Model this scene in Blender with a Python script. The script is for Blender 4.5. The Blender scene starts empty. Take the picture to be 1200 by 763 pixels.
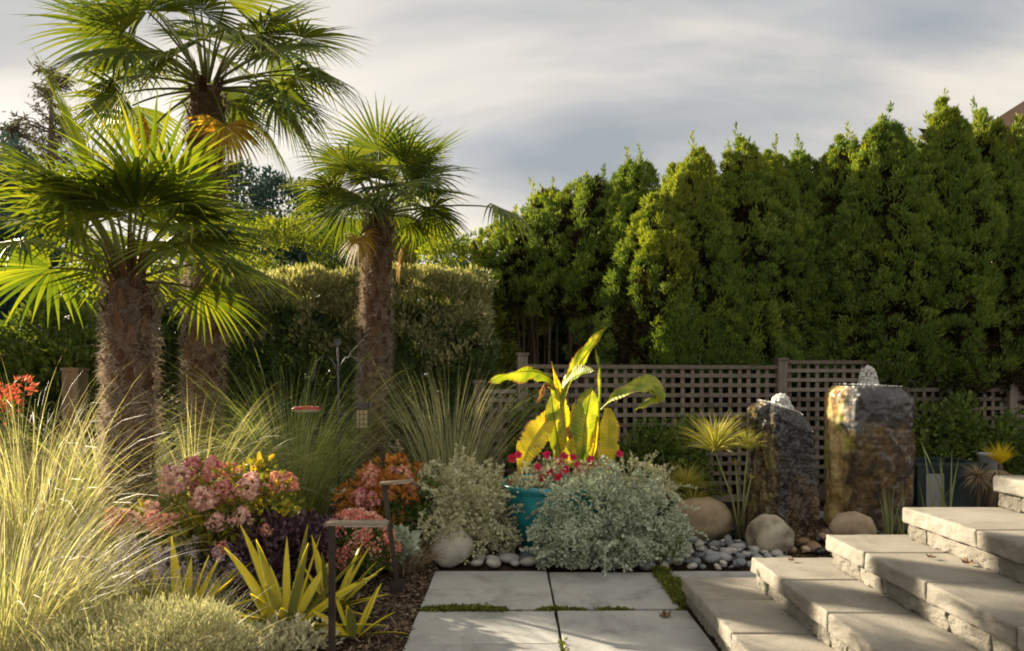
import bpy, math, random
import numpy as np
from mathutils import Vector

# ------------------------------------------------------------------ camera, sky, sun
S = bpy.context.scene
COL = S.collection
R_ = math.radians
FPX, CAM_H = 800.0, 1.3            # focal length in photo pixels, eye height
cam_d = bpy.data.cameras.new('camera')
cam_d.sensor_width = 36.0
cam_d.lens = 24.0
cam_d.shift_y = 68.5 / 1200.0
cam_d.clip_start = 0.05
cam_d.clip_end = 2000.0
cam = bpy.data.objects.new('camera', cam_d)
cam.location = (0, 0, CAM_H)
cam.rotation_euler = (R_(90), 0, 0)
COL.objects.link(cam)
S.camera = cam

SUN_EL, SUN_AZ = R_(22.5), R_(-55.5)   # azimuth from +Y towards +X
sun_dir = Vector((math.sin(SUN_AZ) * math.cos(SUN_EL), math.cos(SUN_AZ) * math.cos(SUN_EL), math.sin(SUN_EL)))
sun_d = bpy.data.lights.new('sun', 'SUN')
sun_d.energy = 5.0
sun_d.angle = R_(0.6)
sun_d.color = (1.0, 0.85, 0.62)
sun = bpy.data.objects.new('sun', sun_d)
sun.rotation_euler = (-sun_dir).to_track_quat('-Z', 'Y').to_euler()
sun.location = (-20, 10, 20)
COL.objects.link(sun)

world = bpy.data.worlds.new('World')
S.world = world
world.use_nodes = True
wt = world.node_tree
wt.nodes.clear()


def nd(t, kind, **kw):
    n = t.nodes.new(kind)
    for k, v in kw.items():
        setattr(n, k, v)
    return n


def ramp(t, stops, interp='LINEAR'):
    r = t.nodes.new('ShaderNodeValToRGB')
    r.color_ramp.interpolation = interp
    el = r.color_ramp.elements
    while len(el) < len(stops):
        el.new(0.5)
    for e, (p, c) in zip(el, stops):
        e.position = p
        e.color = (c[0], c[1], c[2], 1)
    return r


def build_sky():
    t = wt
    L = t.links.new
    sky = nd(t, 'ShaderNodeTexSky', sky_type='NISHITA', sun_disc=False)
    sky.sun_elevation = SUN_EL
    sky.sun_rotation = SUN_AZ
    sky.air_density = 1.0
    sky.dust_density = 1.5
    tc = nd(t, 'ShaderNodeTexCoord')
    sep = nd(t, 'ShaderNodeSeparateXYZ')
    L(tc.outputs['Generated'], sep.inputs[0])
    az = nd(t, 'ShaderNodeMath', operation='MAXIMUM')
    L(sep.outputs['Z'], az.inputs[0]); az.inputs[1].default_value = 0.0
    ad = nd(t, 'ShaderNodeMath', operation='ADD')
    L(az.outputs[0], ad.inputs[0]); ad.inputs[1].default_value = 0.18
    dx = nd(t, 'ShaderNodeMath', operation='DIVIDE')
    dy = nd(t, 'ShaderNodeMath', operation='DIVIDE')
    L(sep.outputs['X'], dx.inputs[0]); L(ad.outputs[0], dx.inputs[1])
    L(sep.outputs['Y'], dy.inputs[0]); L(ad.outputs[0], dy.inputs[1])
    cb = nd(t, 'ShaderNodeCombineXYZ')
    L(dx.outputs[0], cb.inputs[0]); L(dy.outputs[0], cb.inputs[1])
    mp = nd(t, 'ShaderNodeMapping')
    mp.inputs['Rotation'].default_value = (0, 0, R_(-10))
    mp.inputs['Scale'].default_value = (0.4, 0.9, 1)
    mp.inputs['Location'].default_value = (3.1, 1.40, 0)
    L(cb.outputs[0], mp.inputs[0])
    n1 = nd(t, 'ShaderNodeTexNoise')
    n1.inputs['Scale'].default_value = 1.15
    n1.inputs['Detail'].default_value = 7
    n1.inputs['Roughness'].default_value = 0.5
    n1.inputs['Distortion'].default_value = 0.5
    L(mp.outputs[0], n1.inputs['Vector'])
    # grey-blue to warm white cloud sheet
    cr = ramp(t, [(0.36, (2.05, 2.22, 2.36)), (0.43, (2.95, 2.95, 2.90)), (0.50, (4.35, 4.08, 3.65)), (0.58, (5.2, 4.75, 4.0))])
    L(n1.outputs['Fac'], cr.inputs[0])
    n2 = nd(t, 'ShaderNodeTexNoise')
    n2.inputs['Scale'].default_value = 0.8
    n2.inputs['Detail'].default_value = 4
    L(mp.outputs[0], n2.inputs['Vector'])
    cov = ramp(t, [(0.25, (0.74, 0.74, 0.74)), (0.5, (0.96, 0.96, 0.96))])
    L(n2.outputs['Fac'], cov.inputs[0])
    mx = nd(t, 'ShaderNodeMixRGB')
    L(cov.outputs[0], mx.inputs[0]); L(sky.outputs[0], mx.inputs[1]); L(cr.outputs[0], mx.inputs[2])
    bg = nd(t, 'ShaderNodeBackground')
    bg.inputs['Strength'].default_value = 0.0545
    L(mx.outputs[0], bg.inputs['Color'])
    out = nd(t, 'ShaderNodeOutputWorld')
    L(bg.outputs[0], out.inputs[0])


build_sky()
S.view_settings.view_transform = 'Standard'
S.view_settings.look = 'None'
S.view_settings.exposure = 1.82
S.view_settings.gamma = 1.0
S.view_settings.use_curve_mapping = False
S.render.engine = 'CYCLES'
S.cycles.filter_width = 1.9
S.cycles.max_bounces = 8
S.cycles.transparent_max_bounces = 8


# ------------------------------------------------------------------ helpers
def G(px, Y, z=0.0):
    """ground-plan point seen at photo column px at distance Y"""
    return np.array([(px - 600.0) / FPX * Y, Y, z])


def P(px, py, Y):
    return np.array([(px - 600.0) / FPX * Y, Y, CAM_H - (py - 450.0) / FPX * Y])


def hash3(ix, iy, iz, seed):
    h = (ix.astype(np.int64) * 374761393 + iy.astype(np.int64) * 668265263 + iz.astype(np.int64) * 1442695041 + seed * 97531) & 0xffffffff
    h = ((h ^ (h >> 13)) * 1274126177) & 0xffffffff
    h = h ^ (h >> 16)
    return (h & 0xffffff) / float(0xffffff)


def vnoise(p, seed=0):
    p = np.asarray(p, float)
    i = np.floor(p).astype(np.int64)
    f = p - i
    f = f * f * (3 - 2 * f)
    r = 0
    for a in (0, 1):
        for b in (0, 1):
            for c in (0, 1):
                w = (f[..., 0] if a else 1 - f[..., 0]) * (f[..., 1] if b else 1 - f[..., 1]) * (f[..., 2] if c else 1 - f[..., 2])
                r = r + w * hash3(i[..., 0] + a, i[..., 1] + b, i[..., 2] + c, seed)
    return r * 2 - 1


def fbm(p, seed=0, oct=3):
    p = np.asarray(p, float)
    r, a = 0, 1.0
    for k in range(oct):
        r = r + a * vnoise(p * (2.03 ** k), seed + k)
        a *= 0.5
    return r


def unit(v):
    v = np.asarray(v, float)
    return v / np.maximum(np.linalg.norm(v, axis=-1, keepdims=True), 1e-9)


class MB:
    def __init__(s):
        s.v, s.f, s.n = [], [], 0

    def add(s, V, F, m=0):
        V = np.asarray(V, float).reshape(-1, 3)
        F = np.asarray(F, np.int64)
        if len(V) == 0 or len(F) == 0:
            return s
        s.v.append(V)
        s.f.append((F + s.n, m))
        s.n += len(V)
        return s

    def box(s, c, size, m=0, rz=0.0, M=None):
        c = np.asarray(c, float)
        h = np.asarray(size, float) / 2
        V = np.array([[x, y, z] for z in (-1, 1) for y in (-1, 1) for x in (-1, 1)]) * h
        if rz:
            ca, sa = math.cos(rz), math.sin(rz)
            V = V @ np.array([[ca, sa, 0], [-sa, ca, 0], [0, 0, 1]])
        if M is not None:
            V = V @ np.asarray(M).T
        return s.add(V + c, [[0, 2, 3, 1], [4, 5, 7, 6], [0, 1, 5, 4], [2, 6, 7, 3], [0, 4, 6, 2], [1, 3, 7, 5]], m)

    def tube(s, pts, rad, sides=8, m=0, cap=True):
        pts = np.asarray(pts, float)
        n = len(pts)
        rad = np.full(n, rad) if np.isscalar(rad) else np.asarray(rad, float)
        T = unit(np.gradient(pts, axis=0))
        ref = np.array([0, 0, 1.0]) if abs(T[0][2]) < 0.8 else np.array([1.0, 0, 0])
        U = unit(np.cross(T, ref))
        W = np.cross(T, U)
        a = np.linspace(0, 2 * math.pi, sides, endpoint=False)
        V = pts[:, None, :] + rad[:, None, None] * (np.cos(a)[None, :, None] * U[:, None, :] + np.sin(a)[None, :, None] * W[:, None, :])
        i = np.arange(n - 1)[:, None] * sides
        j = np.arange(sides)[None, :]
        k = (j + 1) % sides
        F = np.stack([i + j, i + k, i + sides + k, i + sides + j], -1).reshape(-1, 4)
        base = s.n
        s.add(V, F, m)
        if cap:
            s.f.append((np.array([np.arange(sides)[::-1] + base]), m))
            s.f.append((np.array([np.arange(sides) + base + (n - 1) * sides]), m))
        return s

    def lathe(s, c, prof, sides=32, m=0, jit=None):
        c = np.asarray(c, float)
        prof = np.asarray(prof, float)
        n = len(prof)
        a = np.linspace(0, 2 * math.pi, sides, endpoint=False)
        V = np.stack([prof[:, 0:1] * np.cos(a), prof[:, 0:1] * np.sin(a), np.repeat(prof[:, 1:2], sides, 1)], -1)
        if jit is not None:
            V = jit(V)
        i = np.arange(n - 1)[:, None] * sides
        j = np.arange(sides)[None, :]
        k = (j + 1) % sides
        F = np.stack([i + j, i + k, i + sides + k, i + sides + j], -1).reshape(-1, 4)
        return s.add(V + c, F, m)

    def ribbons(s, base, az, th0, th1, L, w, segs=6, p=1.4, twist=0.0, m=0, wprof=None, fold=0.0):
        """curved tapering blades: th = angle from vertical at root / tip"""
        N = len(base)
        t = np.linspace(0, 1, segs + 1)
        th = th0[:, None] + (th1 - th0)[:, None] * t[None, :] ** p
        ca, sa = np.cos(az)[:, None], np.sin(az)[:, None]
        D = np.stack([np.sin(th) * ca, np.sin(th) * sa, np.cos(th)], -1)
        step = (L / segs)[:, None, None]
        pos = np.zeros((N, segs + 1, 3))
        pos[:, 1:] = np.cumsum((D[:, 1:] + D[:, :-1]) / 2 * step, 1)
        pos += np.asarray(base)[:, None, :]
        side = np.stack([-np.sin(az), np.cos(az), np.zeros(N)], -1)[:, None, :]
        nor = np.stack([np.cos(th) * ca, np.cos(th) * sa, -np.sin(th)], -1)
        tw = np.broadcast_to(np.asarray(twist, float).reshape(-1, 1, 1), (N, 1, 1)) if np.ndim(twist) else twist
        sd = side * np.cos(tw) + nor * np.sin(tw)
        wp = (wprof(t) if wprof else np.maximum(0.04, (1 - t ** 2.2) * np.minimum(1, 0.5 + t * 3)))
        W = (w[:, None] * wp[None, :])[..., None] * 0.5
        if fold:
            nn = np.cross(np.broadcast_to(sd, D.shape), D)
            V = np.stack([pos - sd * W + nn * W * fold, pos, pos + sd * W + nn * W * fold], 2)
            c = 3
        else:
            V = np.stack([pos - sd * W, pos + sd * W], 2)
            c = 2
        b = (np.arange(N) * (segs + 1) * c)[:, None, None]
        i = (np.arange(segs) * c)[None, :, None]
        j = np.arange(c - 1)[None, None, :]
        q = b + i + j
        F = np.stack([q, q + 1, q + c + 1, q + c], -1).reshape(-1, 4)
        return s.add(V, F, m)

    def leaves(s, base, d, side, L, w, m=0, bend=0.15, six=False):
        base, d, side = map(lambda a: np.asarray(a, float), (base, d, side))
        N = len(base)
        L = np.broadcast_to(np.asarray(L, float), (N,))[:, None]
        w = np.broadcast_to(np.asarray(w, float), (N,))[:, None]
        nn = np.cross(side, d)
        if not six:
            mid = base + d * L * 0.5 - nn * L * bend * 0.3
            tip = base + d * L + nn * L * bend * 0.5
            V = np.stack([base, mid + side * w * 0.5, tip, mid - side * w * 0.5], 1)
            F = np.arange(N)[:, None] * 4 + np.arange(4)
            return s.add(V, F, m)
        p1 = base + d * L * 0.33 - nn * L * bend * 0.2
        p2 = base + d * L * 0.70 - nn * L * bend * 0.1
        tip = base + d * L + nn * L * bend
        up = -nn * w * 0.12
        V = np.stack([base, p1 - side * w * .46, p1 + up * -1, p1 + side * w * .46,
                      p2 - side * w * .38, p2 + up * -1, p2 + side * w * .38, tip], 1)
        b = np.arange(N)[:, None] * 8
        s.add(V, np.concatenate([b + np.array([1, 2, 5, 4]), b + np.array([2, 3, 6, 5])]), m)
        base_n = s.n - len(V) * 8
        s.f.append((np.concatenate([b + np.array([0, 2, 1]), b + np.array([0, 3, 2]), b + np.array([4, 5, 7]), b + np.array([5, 6, 7])]) + base_n, m))
        return s

    def mesh(s, name, mats, origin=(0, 0, 0), smooth=False):
        V = np.concatenate(s.v) - np.asarray(origin, float)
        loops, starts, mi, c = [], [], [], 0
        for F, m in s.f:
            k = F.shape[1]
            loops.append(F.ravel())
            starts.append(c + np.arange(len(F)) * k)
            c += F.size
            mi.append(np.full(len(F), m))
        me = bpy.data.meshes.new(name)
        me.vertices.add(len(V))
        me.vertices.foreach_set('co', V.astype(np.float32).ravel())
        me.loops.add(c)
        me.loops.foreach_set('vertex_index', np.concatenate(loops).astype(np.int32))
        st = np.concatenate(starts).astype(np.int32)
        me.polygons.add(len(st))
        me.polygons.foreach_set('loop_start', st)
        for mt in (mats if isinstance(mats, (list, tuple)) else [mats]):
            me.materials.append(mt)
        me.polygons.foreach_set('material_index', np.concatenate(mi).astype(np.int32))
        me.polygons.foreach_set('use_smooth', np.full(len(st), bool(smooth)))
        me.update(calc_edges=True)
        return me


ORG = {}


def tag(o, label=None, cat=None, group=None, kind=None):
    if label: o['label'] = label
    if cat: o['category'] = cat
    if group: o['group'] = group
    if kind: o['kind'] = kind
    return o


def thing(name, label, cat, loc, group=None):
    o = bpy.data.objects.new(name, None)
    o.empty_display_size = 0.1
    o.location = loc
    COL.objects.link(o)
    ORG[o.name] = np.asarray(loc, float)
    return tag(o, label, cat, group)


def part(name, mb, mats, parent, smooth=False, label=None, kind=None):
    """mb is in world coordinates; parent is a thing, a part or a structure"""
    org = ORG[parent.name]
    o = bpy.data.objects.new(name, mb.mesh(name, mats, org, smooth))
    COL.objects.link(o)
    o.parent = parent
    ORG[o.name] = org
    return tag(o, label, None, None, kind)


def inst(name, me, parent, loc, rot=(0, 0, 0), sc=(1, 1, 1), label=None):
    o = bpy.data.objects.new(name, me)
    COL.objects.link(o)
    o.parent = parent
    o.location = Vector(np.asarray(loc, float) - ORG[parent.name])
    o.rotation_euler = rot
    o.scale = sc
    return tag(o, label)


def solo(name, mb, mats, label=None, cat=None, group=None, kind=None, origin=(0, 0, 0), smooth=False):
    o = bpy.data.objects.new(name, mb.mesh(name, mats, origin, smooth))
    o.location = origin
    COL.objects.link(o)
    ORG[o.name] = np.asarray(origin, float)
    return tag(o, label, cat, group, kind)


# ------------------------------------------------------------------ materials
def new_mat(name):
    m = bpy.data.materials.new(name)
    m.use_nodes = True
    t = m.node_tree
    t.nodes.clear()
    out = nd(t, 'ShaderNodeOutputMaterial')
    return m, t, out


def coords(t, scale=(1, 1, 1), obj_random=False):
    tc = nd(t, 'ShaderNodeTexCoord')
    mp = nd(t, 'ShaderNodeMapping')
    mp.inputs['Scale'].default_value = scale
    t.links.new(tc.outputs['Object'], mp.inputs[0])
    if obj_random:
        oi = nd(t, 'ShaderNodeObjectInfo')
        ml = nd(t, 'ShaderNodeMath', operation='MULTIPLY')
        t.links.new(oi.outputs['Random'], ml.inputs[0]); ml.inputs[1].default_value = 37.0
        t.links.new(ml.outputs[0], mp.inputs['Location'])
    return mp.outputs[0]


def noise(t, vec, scale, detail=5, rough=0.55, dist=0.0):
    n = nd(t, 'ShaderNodeTexNoise')
    n.inputs['Scale'].default_value = scale
    n.inputs['Detail'].default_value = detail
    n.inputs['Roughness'].default_value = rough
    n.inputs['Distortion'].default_value = dist
    t.links.new(vec, n.inputs['Vector'])
    return n.outputs['Fac']


def mixf(t, a, b, f):
    """a*(1-f)+b*f on scalars"""
    m = nd(t, 'ShaderNodeMix', data_type='FLOAT')
    m.inputs[0].default_value = f
    t.links.new(a, m.inputs[2]); t.links.new(b, m.inputs[3])
    return m.outputs[0]


GAIN = {'thuja_foliage': 1.85, 'thuja_light_foliage': 1.6, 'lit_pale_shrub_leaf': 1.35, 'dark_shrub_leaf': 2.1, 'golden_hedge_leaf': 1.5, 'blue_conifer': 1.7, 'far_conifer': 1.6, 'green_leaf': 1.5,
        'palm_leaf': 1.15, 'palm_leaf_shaded': 1.15, 'green_grass': 2.0, 'grey_grass': 1.9, 'plum_leaf': 2.0, 'hydrangea_leaf': 1.3, 'silver_leaf': 1.25, 'reed': 1.3, 'banana_leaf': 1.25, 'banana_leaf_yellow': 1.15,
        'golden_grass': 1.0, 'autumn_leaf': 1.2, 'sedum_flower': 1.2, 'rose_petal': 1.15, 'salmon_petal': 1.15, 'grey_green_leaf': 1.15}


def mat_leaf(name, stops, trans=0.35, rough=0.5, nscale=3.0, nmix=0.4, spec=0.25, tint=(1.25, 1.15, 0.5), obj_rand=False):
    gn = GAIN.get(name, 1.0)
    stops = [(p, tuple(min(0.82, v * gn) for v in c)) for p, c in stops]
    m, t, out = new_mat(name)
    L = t.links.new
    geo = nd(t, 'ShaderNodeNewGeometry')
    vec = coords(t, obj_random=obj_rand)
    nz = noise(t, vec, nscale, 3)
    st = nd(t, 'ShaderNodeMapRange')
    st.inputs[1].default_value = 0.3; st.inputs[2].default_value = 0.7
    L(nz, st.inputs[0])
    f = mixf(t, geo.outputs['Random Per Island'], st.outputs[0], nmix)
    cr = ramp(t, stops)
    L(f, cr.inputs[0])
    pb = nd(t, 'ShaderNodeBsdfPrincipled')
    pb.inputs['Roughness'].default_value = rough
    pb.inputs['Specular IOR Level'].default_value = spec
    L(cr.outputs[0], pb.inputs['Base Color'])
    tr = nd(t, 'ShaderNodeBsdfTranslucent')
    tm = nd(t, 'ShaderNodeMixRGB', blend_type='MULTIPLY')
    tm.inputs[0].default_value = 1.0
    L(cr.outputs[0], tm.inputs[1]); tm.inputs[2].default_value = (tint[0], tint[1], tint[2], 1)
    L(tm.outputs[0], tr.inputs['Color'])
    mx = nd(t, 'ShaderNodeMixShader')
    mx.inputs[0].default_value = trans
    L(pb.outputs[0], mx.inputs[1]); L(tr.outputs[0], mx.inputs[2])
    L(mx.outputs[0], out.inputs[0])
    return m


def mat_solid(name, stops, scale=8.0, rough=0.8, bump=0.3, bscale=60.0, spec=0.3, obj_rand=0.0, detail=6, stretch=(1, 1, 1), bdist=0.01, metallic=0.0, coat=0.0, rough2=None, island=0.0, stain=0.0):
    m, t, out = new_mat(name)
    L = t.links.new
    vec = coords(t, stretch, True)
    f = noise(t, vec, scale, detail, 0.6)
    if obj_rand:
        oi = nd(t, 'ShaderNodeObjectInfo')
        f = mixf(t, f, oi.outputs['Random'], obj_rand)
    if island:
        geo = nd(t, 'ShaderNodeNewGeometry')
        f = mixf(t, f, geo.outputs['Random Per Island'], island)
    cr = ramp(t, stops)
    L(f, cr.inputs[0])
    pb = nd(t, 'ShaderNodeBsdfPrincipled')
    pb.inputs['Roughness'].default_value = rough
    pb.inputs['Specular IOR Level'].default_value = spec
    pb.inputs['Metallic'].default_value = metallic
    pb.inputs['Coat Weight'].default_value = coat
    col = cr.outputs[0]
    if stain:
        # weather blotches, fine grit and small dark specks
        k = 1 - stain
        b1 = ramp(t, [(0.34, (k, k * .985, k * .95)), (0.52, (1, 1, 1))])
        L(noise(t, vec, 3.4, 7, 0.62, 0.8), b1.inputs[0])
        b2 = ramp(t, [(0.30, (.55, .53, .5)), (0.38, (1, 1, 1)), (0.66, (1, 1, 1)), (0.76, (1.15, 1.14, 1.12))])
        L(noise(t, vec, 75, 3, 0.6), b2.inputs[0])
        for bb in (b1, b2):
            mm = nd(t, 'ShaderNodeMixRGB', blend_type='MULTIPLY')
            mm.inputs[0].default_value = 0.85
            L(col, mm.inputs[1]); L(bb.outputs[0], mm.inputs[2])
            col = mm.outputs[0]
    L(col, pb.inputs['Base Color'])
    if rough2 is not None:
        rr = nd(t, 'ShaderNodeMapRange')
        rr.inputs[3].default_value = rough; rr.inputs[4].default_value = rough2
        L(noise(t, vec, scale * 1.7, 4), rr.inputs[0])
        L(rr.outputs[0], pb.inputs['Roughness'])
    if bump:
        b = nd(t, 'ShaderNodeBump')
        b.inputs['Strength'].default_value = bump
        b.inputs['Distance'].default_value = bdist
        L(noise(t, vec, bscale, 6, 0.65), b.inputs['Height'])
        L(b.outputs[0], pb.inputs['Normal'])
    L(pb.outputs[0], out.inputs[0])
    return m


M = {}
M['soil'] = mat_solid('soil', [(0.3, (0.030, 0.021, 0.014)), (0.55, (0.065, 0.045, 0.030)), (0.75, (0.11, 0.08, 0.052))], 3.0, 0.95, 1.0, 35, 0.1, bdist=0.02)
M['mulch'] = mat_solid('mulch', [(0.15, (0.035, 0.024, 0.017)), (0.5, (0.10, 0.070, 0.046)), (0.8, (0.25, 0.19, 0.13)), (0.95, (0.36, 0.29, 0.21))], 20, 0.9, 0.4, 90, 0.15, island=0.75)
M['slab'] = mat_solid('paving_concrete', [(0.2, (0.255, 0.258, 0.255)), (0.42, (0.335, 0.338, 0.334)), (0.58, (0.375, 0.377, 0.37)), (0.8, (0.415, 0.416, 0.405))], 2.6, 0.82, 0.3, 140, 0.25, obj_rand=0.15, stain=0.35, detail=9, bdist=0.004)
M['step'] = mat_solid('step_stone', [(0.2, (0.195, 0.182, 0.157)), (0.5, (0.25, 0.233, 0.202)), (0.8, (0.30, 0.28, 0.243))], 5.0, 0.85, 0.5, 95, 0.2, obj_rand=0.2, stain=0.3, detail=9, bdist=0.006)
M['split'] = mat_solid('split_stone', [(0.2, (0.13, 0.12, 0.101)), (0.5, (0.20, 0.186, 0.159)), (0.8, (0.27, 0.253, 0.218))], 9.0, 0.9, 0.9, 60, 0.2, obj_rand=0.25, detail=9, bdist=0.012)
M['mortar'] = mat_solid('dark_joint', [(0.3, (0.10, 0.09, 0.075)), (0.7, (0.16, 0.145, 0.12))], 9.0, 0.95, 0.4, 60, 0.1)  # dark core colour seen in the joints between step stones
M['pebble'] = mat_solid('pebble', [(0.15, (0.085, 0.10, 0.115)), (0.38, (0.17, 0.19, 0.21)), (0.6, (0.28, 0.29, 0.30)), (0.85, (0.42, 0.40, 0.37))], 14, 0.6, 0.15, 120, 0.35, obj_rand=0.85, bdist=0.003)
M['warm_pebble'] = mat_solid('warm_pebble', [(0.2, (0.16, 0.09, 0.055)), (0.5, (0.34, 0.22, 0.14)), (0.8, (0.50, 0.38, 0.28))], 14, 0.45, 0.15, 120, 0.4, obj_rand=0.8, bdist=0.003)
M['dark_pebble'] = mat_solid('wet_pebble', [(0.2, (0.015, 0.015, 0.015)), (0.5, (0.04, 0.036, 0.03)), (0.8, (0.09, 0.075, 0.055))], 14, 0.2, 0.15, 120, 0.5, obj_rand=0.8, bdist=0.003)
M['boulder_pale'] = mat_solid('pale_boulder', [(0.25, (0.36, 0.345, 0.30)), (0.5, (0.52, 0.50, 0.44)), (0.75, (0.62, 0.595, 0.52))], 6, 0.85, 0.5, 70, 0.2, detail=9)
M['boulder_tan'] = mat_solid('tan_boulder', [(0.25, (0.20, 0.145, 0.09)), (0.5, (0.36, 0.28, 0.19)), (0.75, (0.47, 0.39, 0.28))], 5, 0.85, 0.5, 60, 0.2, detail=9)
M['boulder_grey'] = mat_solid('mottled_boulder', [(0.3, (0.15, 0.125, 0.09)), (0.48, (0.32, 0.285, 0.21)), (0.6, (0.42, 0.38, 0.29)), (0.75, (0.26, 0.24, 0.20))], 7, 0.7, 0.6, 55, 0.3, detail=9)
M['moss'] = mat_leaf('moss', [(0.1, (0.05, 0.075, 0.015)), (0.5, (0.12, 0.155, 0.025)), (0.9, (0.25, 0.27, 0.05))], 0.3, 0.8, 12, 0.4)
M['fence'] = mat_solid('weathered_lattice_wood', [(0.25, (0.10, 0.082, 0.065)), (0.5, (0.185, 0.155, 0.128)), (0.8, (0.27, 0.235, 0.20))], 9, 0.85, 0.4, 60, 0.2, obj_rand=0.35, stretch=(3, 3, 0.7))
M['post_wood'] = mat_solid('post_wood', [(0.25, (0.16, 0.115, 0.07)), (0.75, (0.29, 0.22, 0.145))], 5, 0.85, 0.4, 50, 0.2, stretch=(4, 4, 0.5))
M['palm_trunk'] = mat_solid('palm_trunk', [(0.25, (0.07, 0.042, 0.028)), (0.5, (0.17, 0.115, 0.08)), (0.75, (0.28, 0.21, 0.155))], 12, 0.95, 1.0, 60, 0.1, stretch=(1, 1, 1.6), bdist=0.02)
M['palm_fibre'] = mat_leaf('palm_fibre', [(0.1, (0.19, 0.15, 0.12)), (0.5, (0.37, 0.31, 0.26)), (0.9, (0.55, 0.49, 0.42))], 0.25, 0.8, 5, 0.4, 0.1, (1.1, 1.0, 0.85))
M['leaf_base'] = mat_leaf('leaf_base', [(0.1, (0.06, 0.028, 0.016)), (0.5, (0.13, 0.065, 0.035)), (0.9, (0.24, 0.15, 0.09))], 0.05, 0.8, 5, 0.3, 0.2)
M['petiole'] = mat_leaf('palm_petiole', [(0.2, (0.10, 0.125, 0.03)), (0.8, (0.21, 0.215, 0.06))], 0.1, 0.45, 3, 0.5, 0.4)
M['palm_leaf'] = mat_leaf('palm_leaf', [(0.05, (0.042, 0.080, 0.016)), (0.45, (0.085, 0.132, 0.022)), (0.85, (0.165, 0.205, 0.03)), (1.0, (0.29, 0.28, 0.05))], 0.44, 0.5, 2.5, 0.35, 0.3, (1.6, 1.4, 0.32))
M['palm_shaded'] = mat_leaf('palm_leaf_shaded', [(0.05, (0.042, 0.080, 0.026)), (0.45, (0.08, 0.125, 0.032)), (0.9, (0.16, 0.19, 0.036))], 0.33, 0.5, 2.5, 0.35, 0.3, (1.6, 1.4, 0.35))  # duller copy of the palm leaf, backlit shade put into its colour
M['palm_yellow'] = mat_leaf('palm_leaf_yellow', [(0.05, (0.30, 0.16, 0.02)), (0.45, (0.48, 0.31, 0.03)), (0.9, (0.56, 0.43, 0.09))], 0.42, 0.5, 2.5, 0.35, 0.3, (1.3, 1.0, 0.4))
M['thuja'] = mat_leaf('thuja_foliage', [(0.02, (0.12, 0.065, 0.032)), (0.09, (0.030, 0.066, 0.018)), (0.45, (0.076, 0.120, 0.028)), (0.75, (0.13, 0.172, 0.034)), (1.0, (0.22, 0.24, 0.05))], 0.26, 0.6, 1.6, 0.42, 0.2, (1.5, 1.35, 0.35))
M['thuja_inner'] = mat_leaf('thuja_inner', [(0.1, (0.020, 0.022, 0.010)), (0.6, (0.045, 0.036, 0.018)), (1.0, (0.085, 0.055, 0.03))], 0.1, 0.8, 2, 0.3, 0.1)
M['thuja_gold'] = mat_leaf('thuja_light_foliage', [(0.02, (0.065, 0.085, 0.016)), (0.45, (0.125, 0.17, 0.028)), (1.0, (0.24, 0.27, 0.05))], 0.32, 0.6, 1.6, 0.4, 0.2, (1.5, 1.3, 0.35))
M['bark'] = mat_solid('bark', [(0.25, (0.06, 0.045, 0.035)), (0.75, (0.18, 0.14, 0.11))], 8, 0.95, 0.8, 40, 0.1, stretch=(3, 3, 0.5))
M['hedge_lit_pale'] = mat_leaf('lit_pale_shrub_leaf', [(0.05, (0.09, 0.11, 0.05)), (0.4, (0.19, 0.21, 0.105)), (0.75, (0.34, 0.34, 0.20)), (1.0, (0.54, 0.51, 0.35))], 0.28, 0.5, 2.0, 0.35, 0.35, (1.4, 1.25, 0.5))  # whitish leaves, with the sunlit look of the hedge top painted in
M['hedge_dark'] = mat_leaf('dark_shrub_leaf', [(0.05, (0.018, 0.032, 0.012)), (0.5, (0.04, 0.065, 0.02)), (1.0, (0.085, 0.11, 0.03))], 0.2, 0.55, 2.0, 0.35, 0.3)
M['hedge_gold'] = mat_leaf('golden_hedge_leaf', [(0.05, (0.055, 0.08, 0.012)), (0.5, (0.11, 0.145, 0.02)), (1.0, (0.23, 0.25, 0.035))], 0.35, 0.6, 2.0, 0.3, 0.2, (1.5, 1.35, 0.3))
M['conifer'] = mat_leaf('blue_conifer', [(0.05, (0.016, 0.036, 0.032)), (0.5, (0.032, 0.062, 0.052)), (1.0, (0.06, 0.095, 0.07))], 0.1, 0.7, 1.2, 0.4, 0.2, (1, 1, 1))
M['larch'] = mat_leaf('far_conifer', [(0.05, (0.05, 0.055, 0.035)), (0.5, (0.085, 0.08, 0.05)), (1.0, (0.15, 0.115, 0.075))], 0.15, 0.8, 1.2, 0.3, 0.1, (1, 1, 0.8))
M['grass_gold'] = mat_leaf('golden_grass', [(0.05, (0.30, 0.34, 0.17)), (0.4, (0.47, 0.49, 0.29)), (0.8, (0.61, 0.60, 0.43)), (1.0, (0.69, 0.63, 0.51))], 0.4, 0.5, 2, 0.2, 0.3, (1.25, 1.15, 0.55))
M['grass_green'] = mat_leaf('green_grass', [(0.05, (0.075, 0.11, 0.035)), (0.45, (0.13, 0.175, 0.055)), (0.85, (0.24, 0.27, 0.10)), (1.0, (0.36, 0.36, 0.17))], 0.35, 0.5, 2, 0.2, 0.3, (1.3, 1.2, 0.55))
M['grass_grey'] = mat_leaf('grey_grass', [(0.05, (0.10, 0.12, 0.06)), (0.5, (0.19, 0.205, 0.11)), (1.0, (0.36, 0.34, 0.21))], 0.3, 0.5, 2, 0.2, 0.3, (1.2, 1.15, 0.7))
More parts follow.
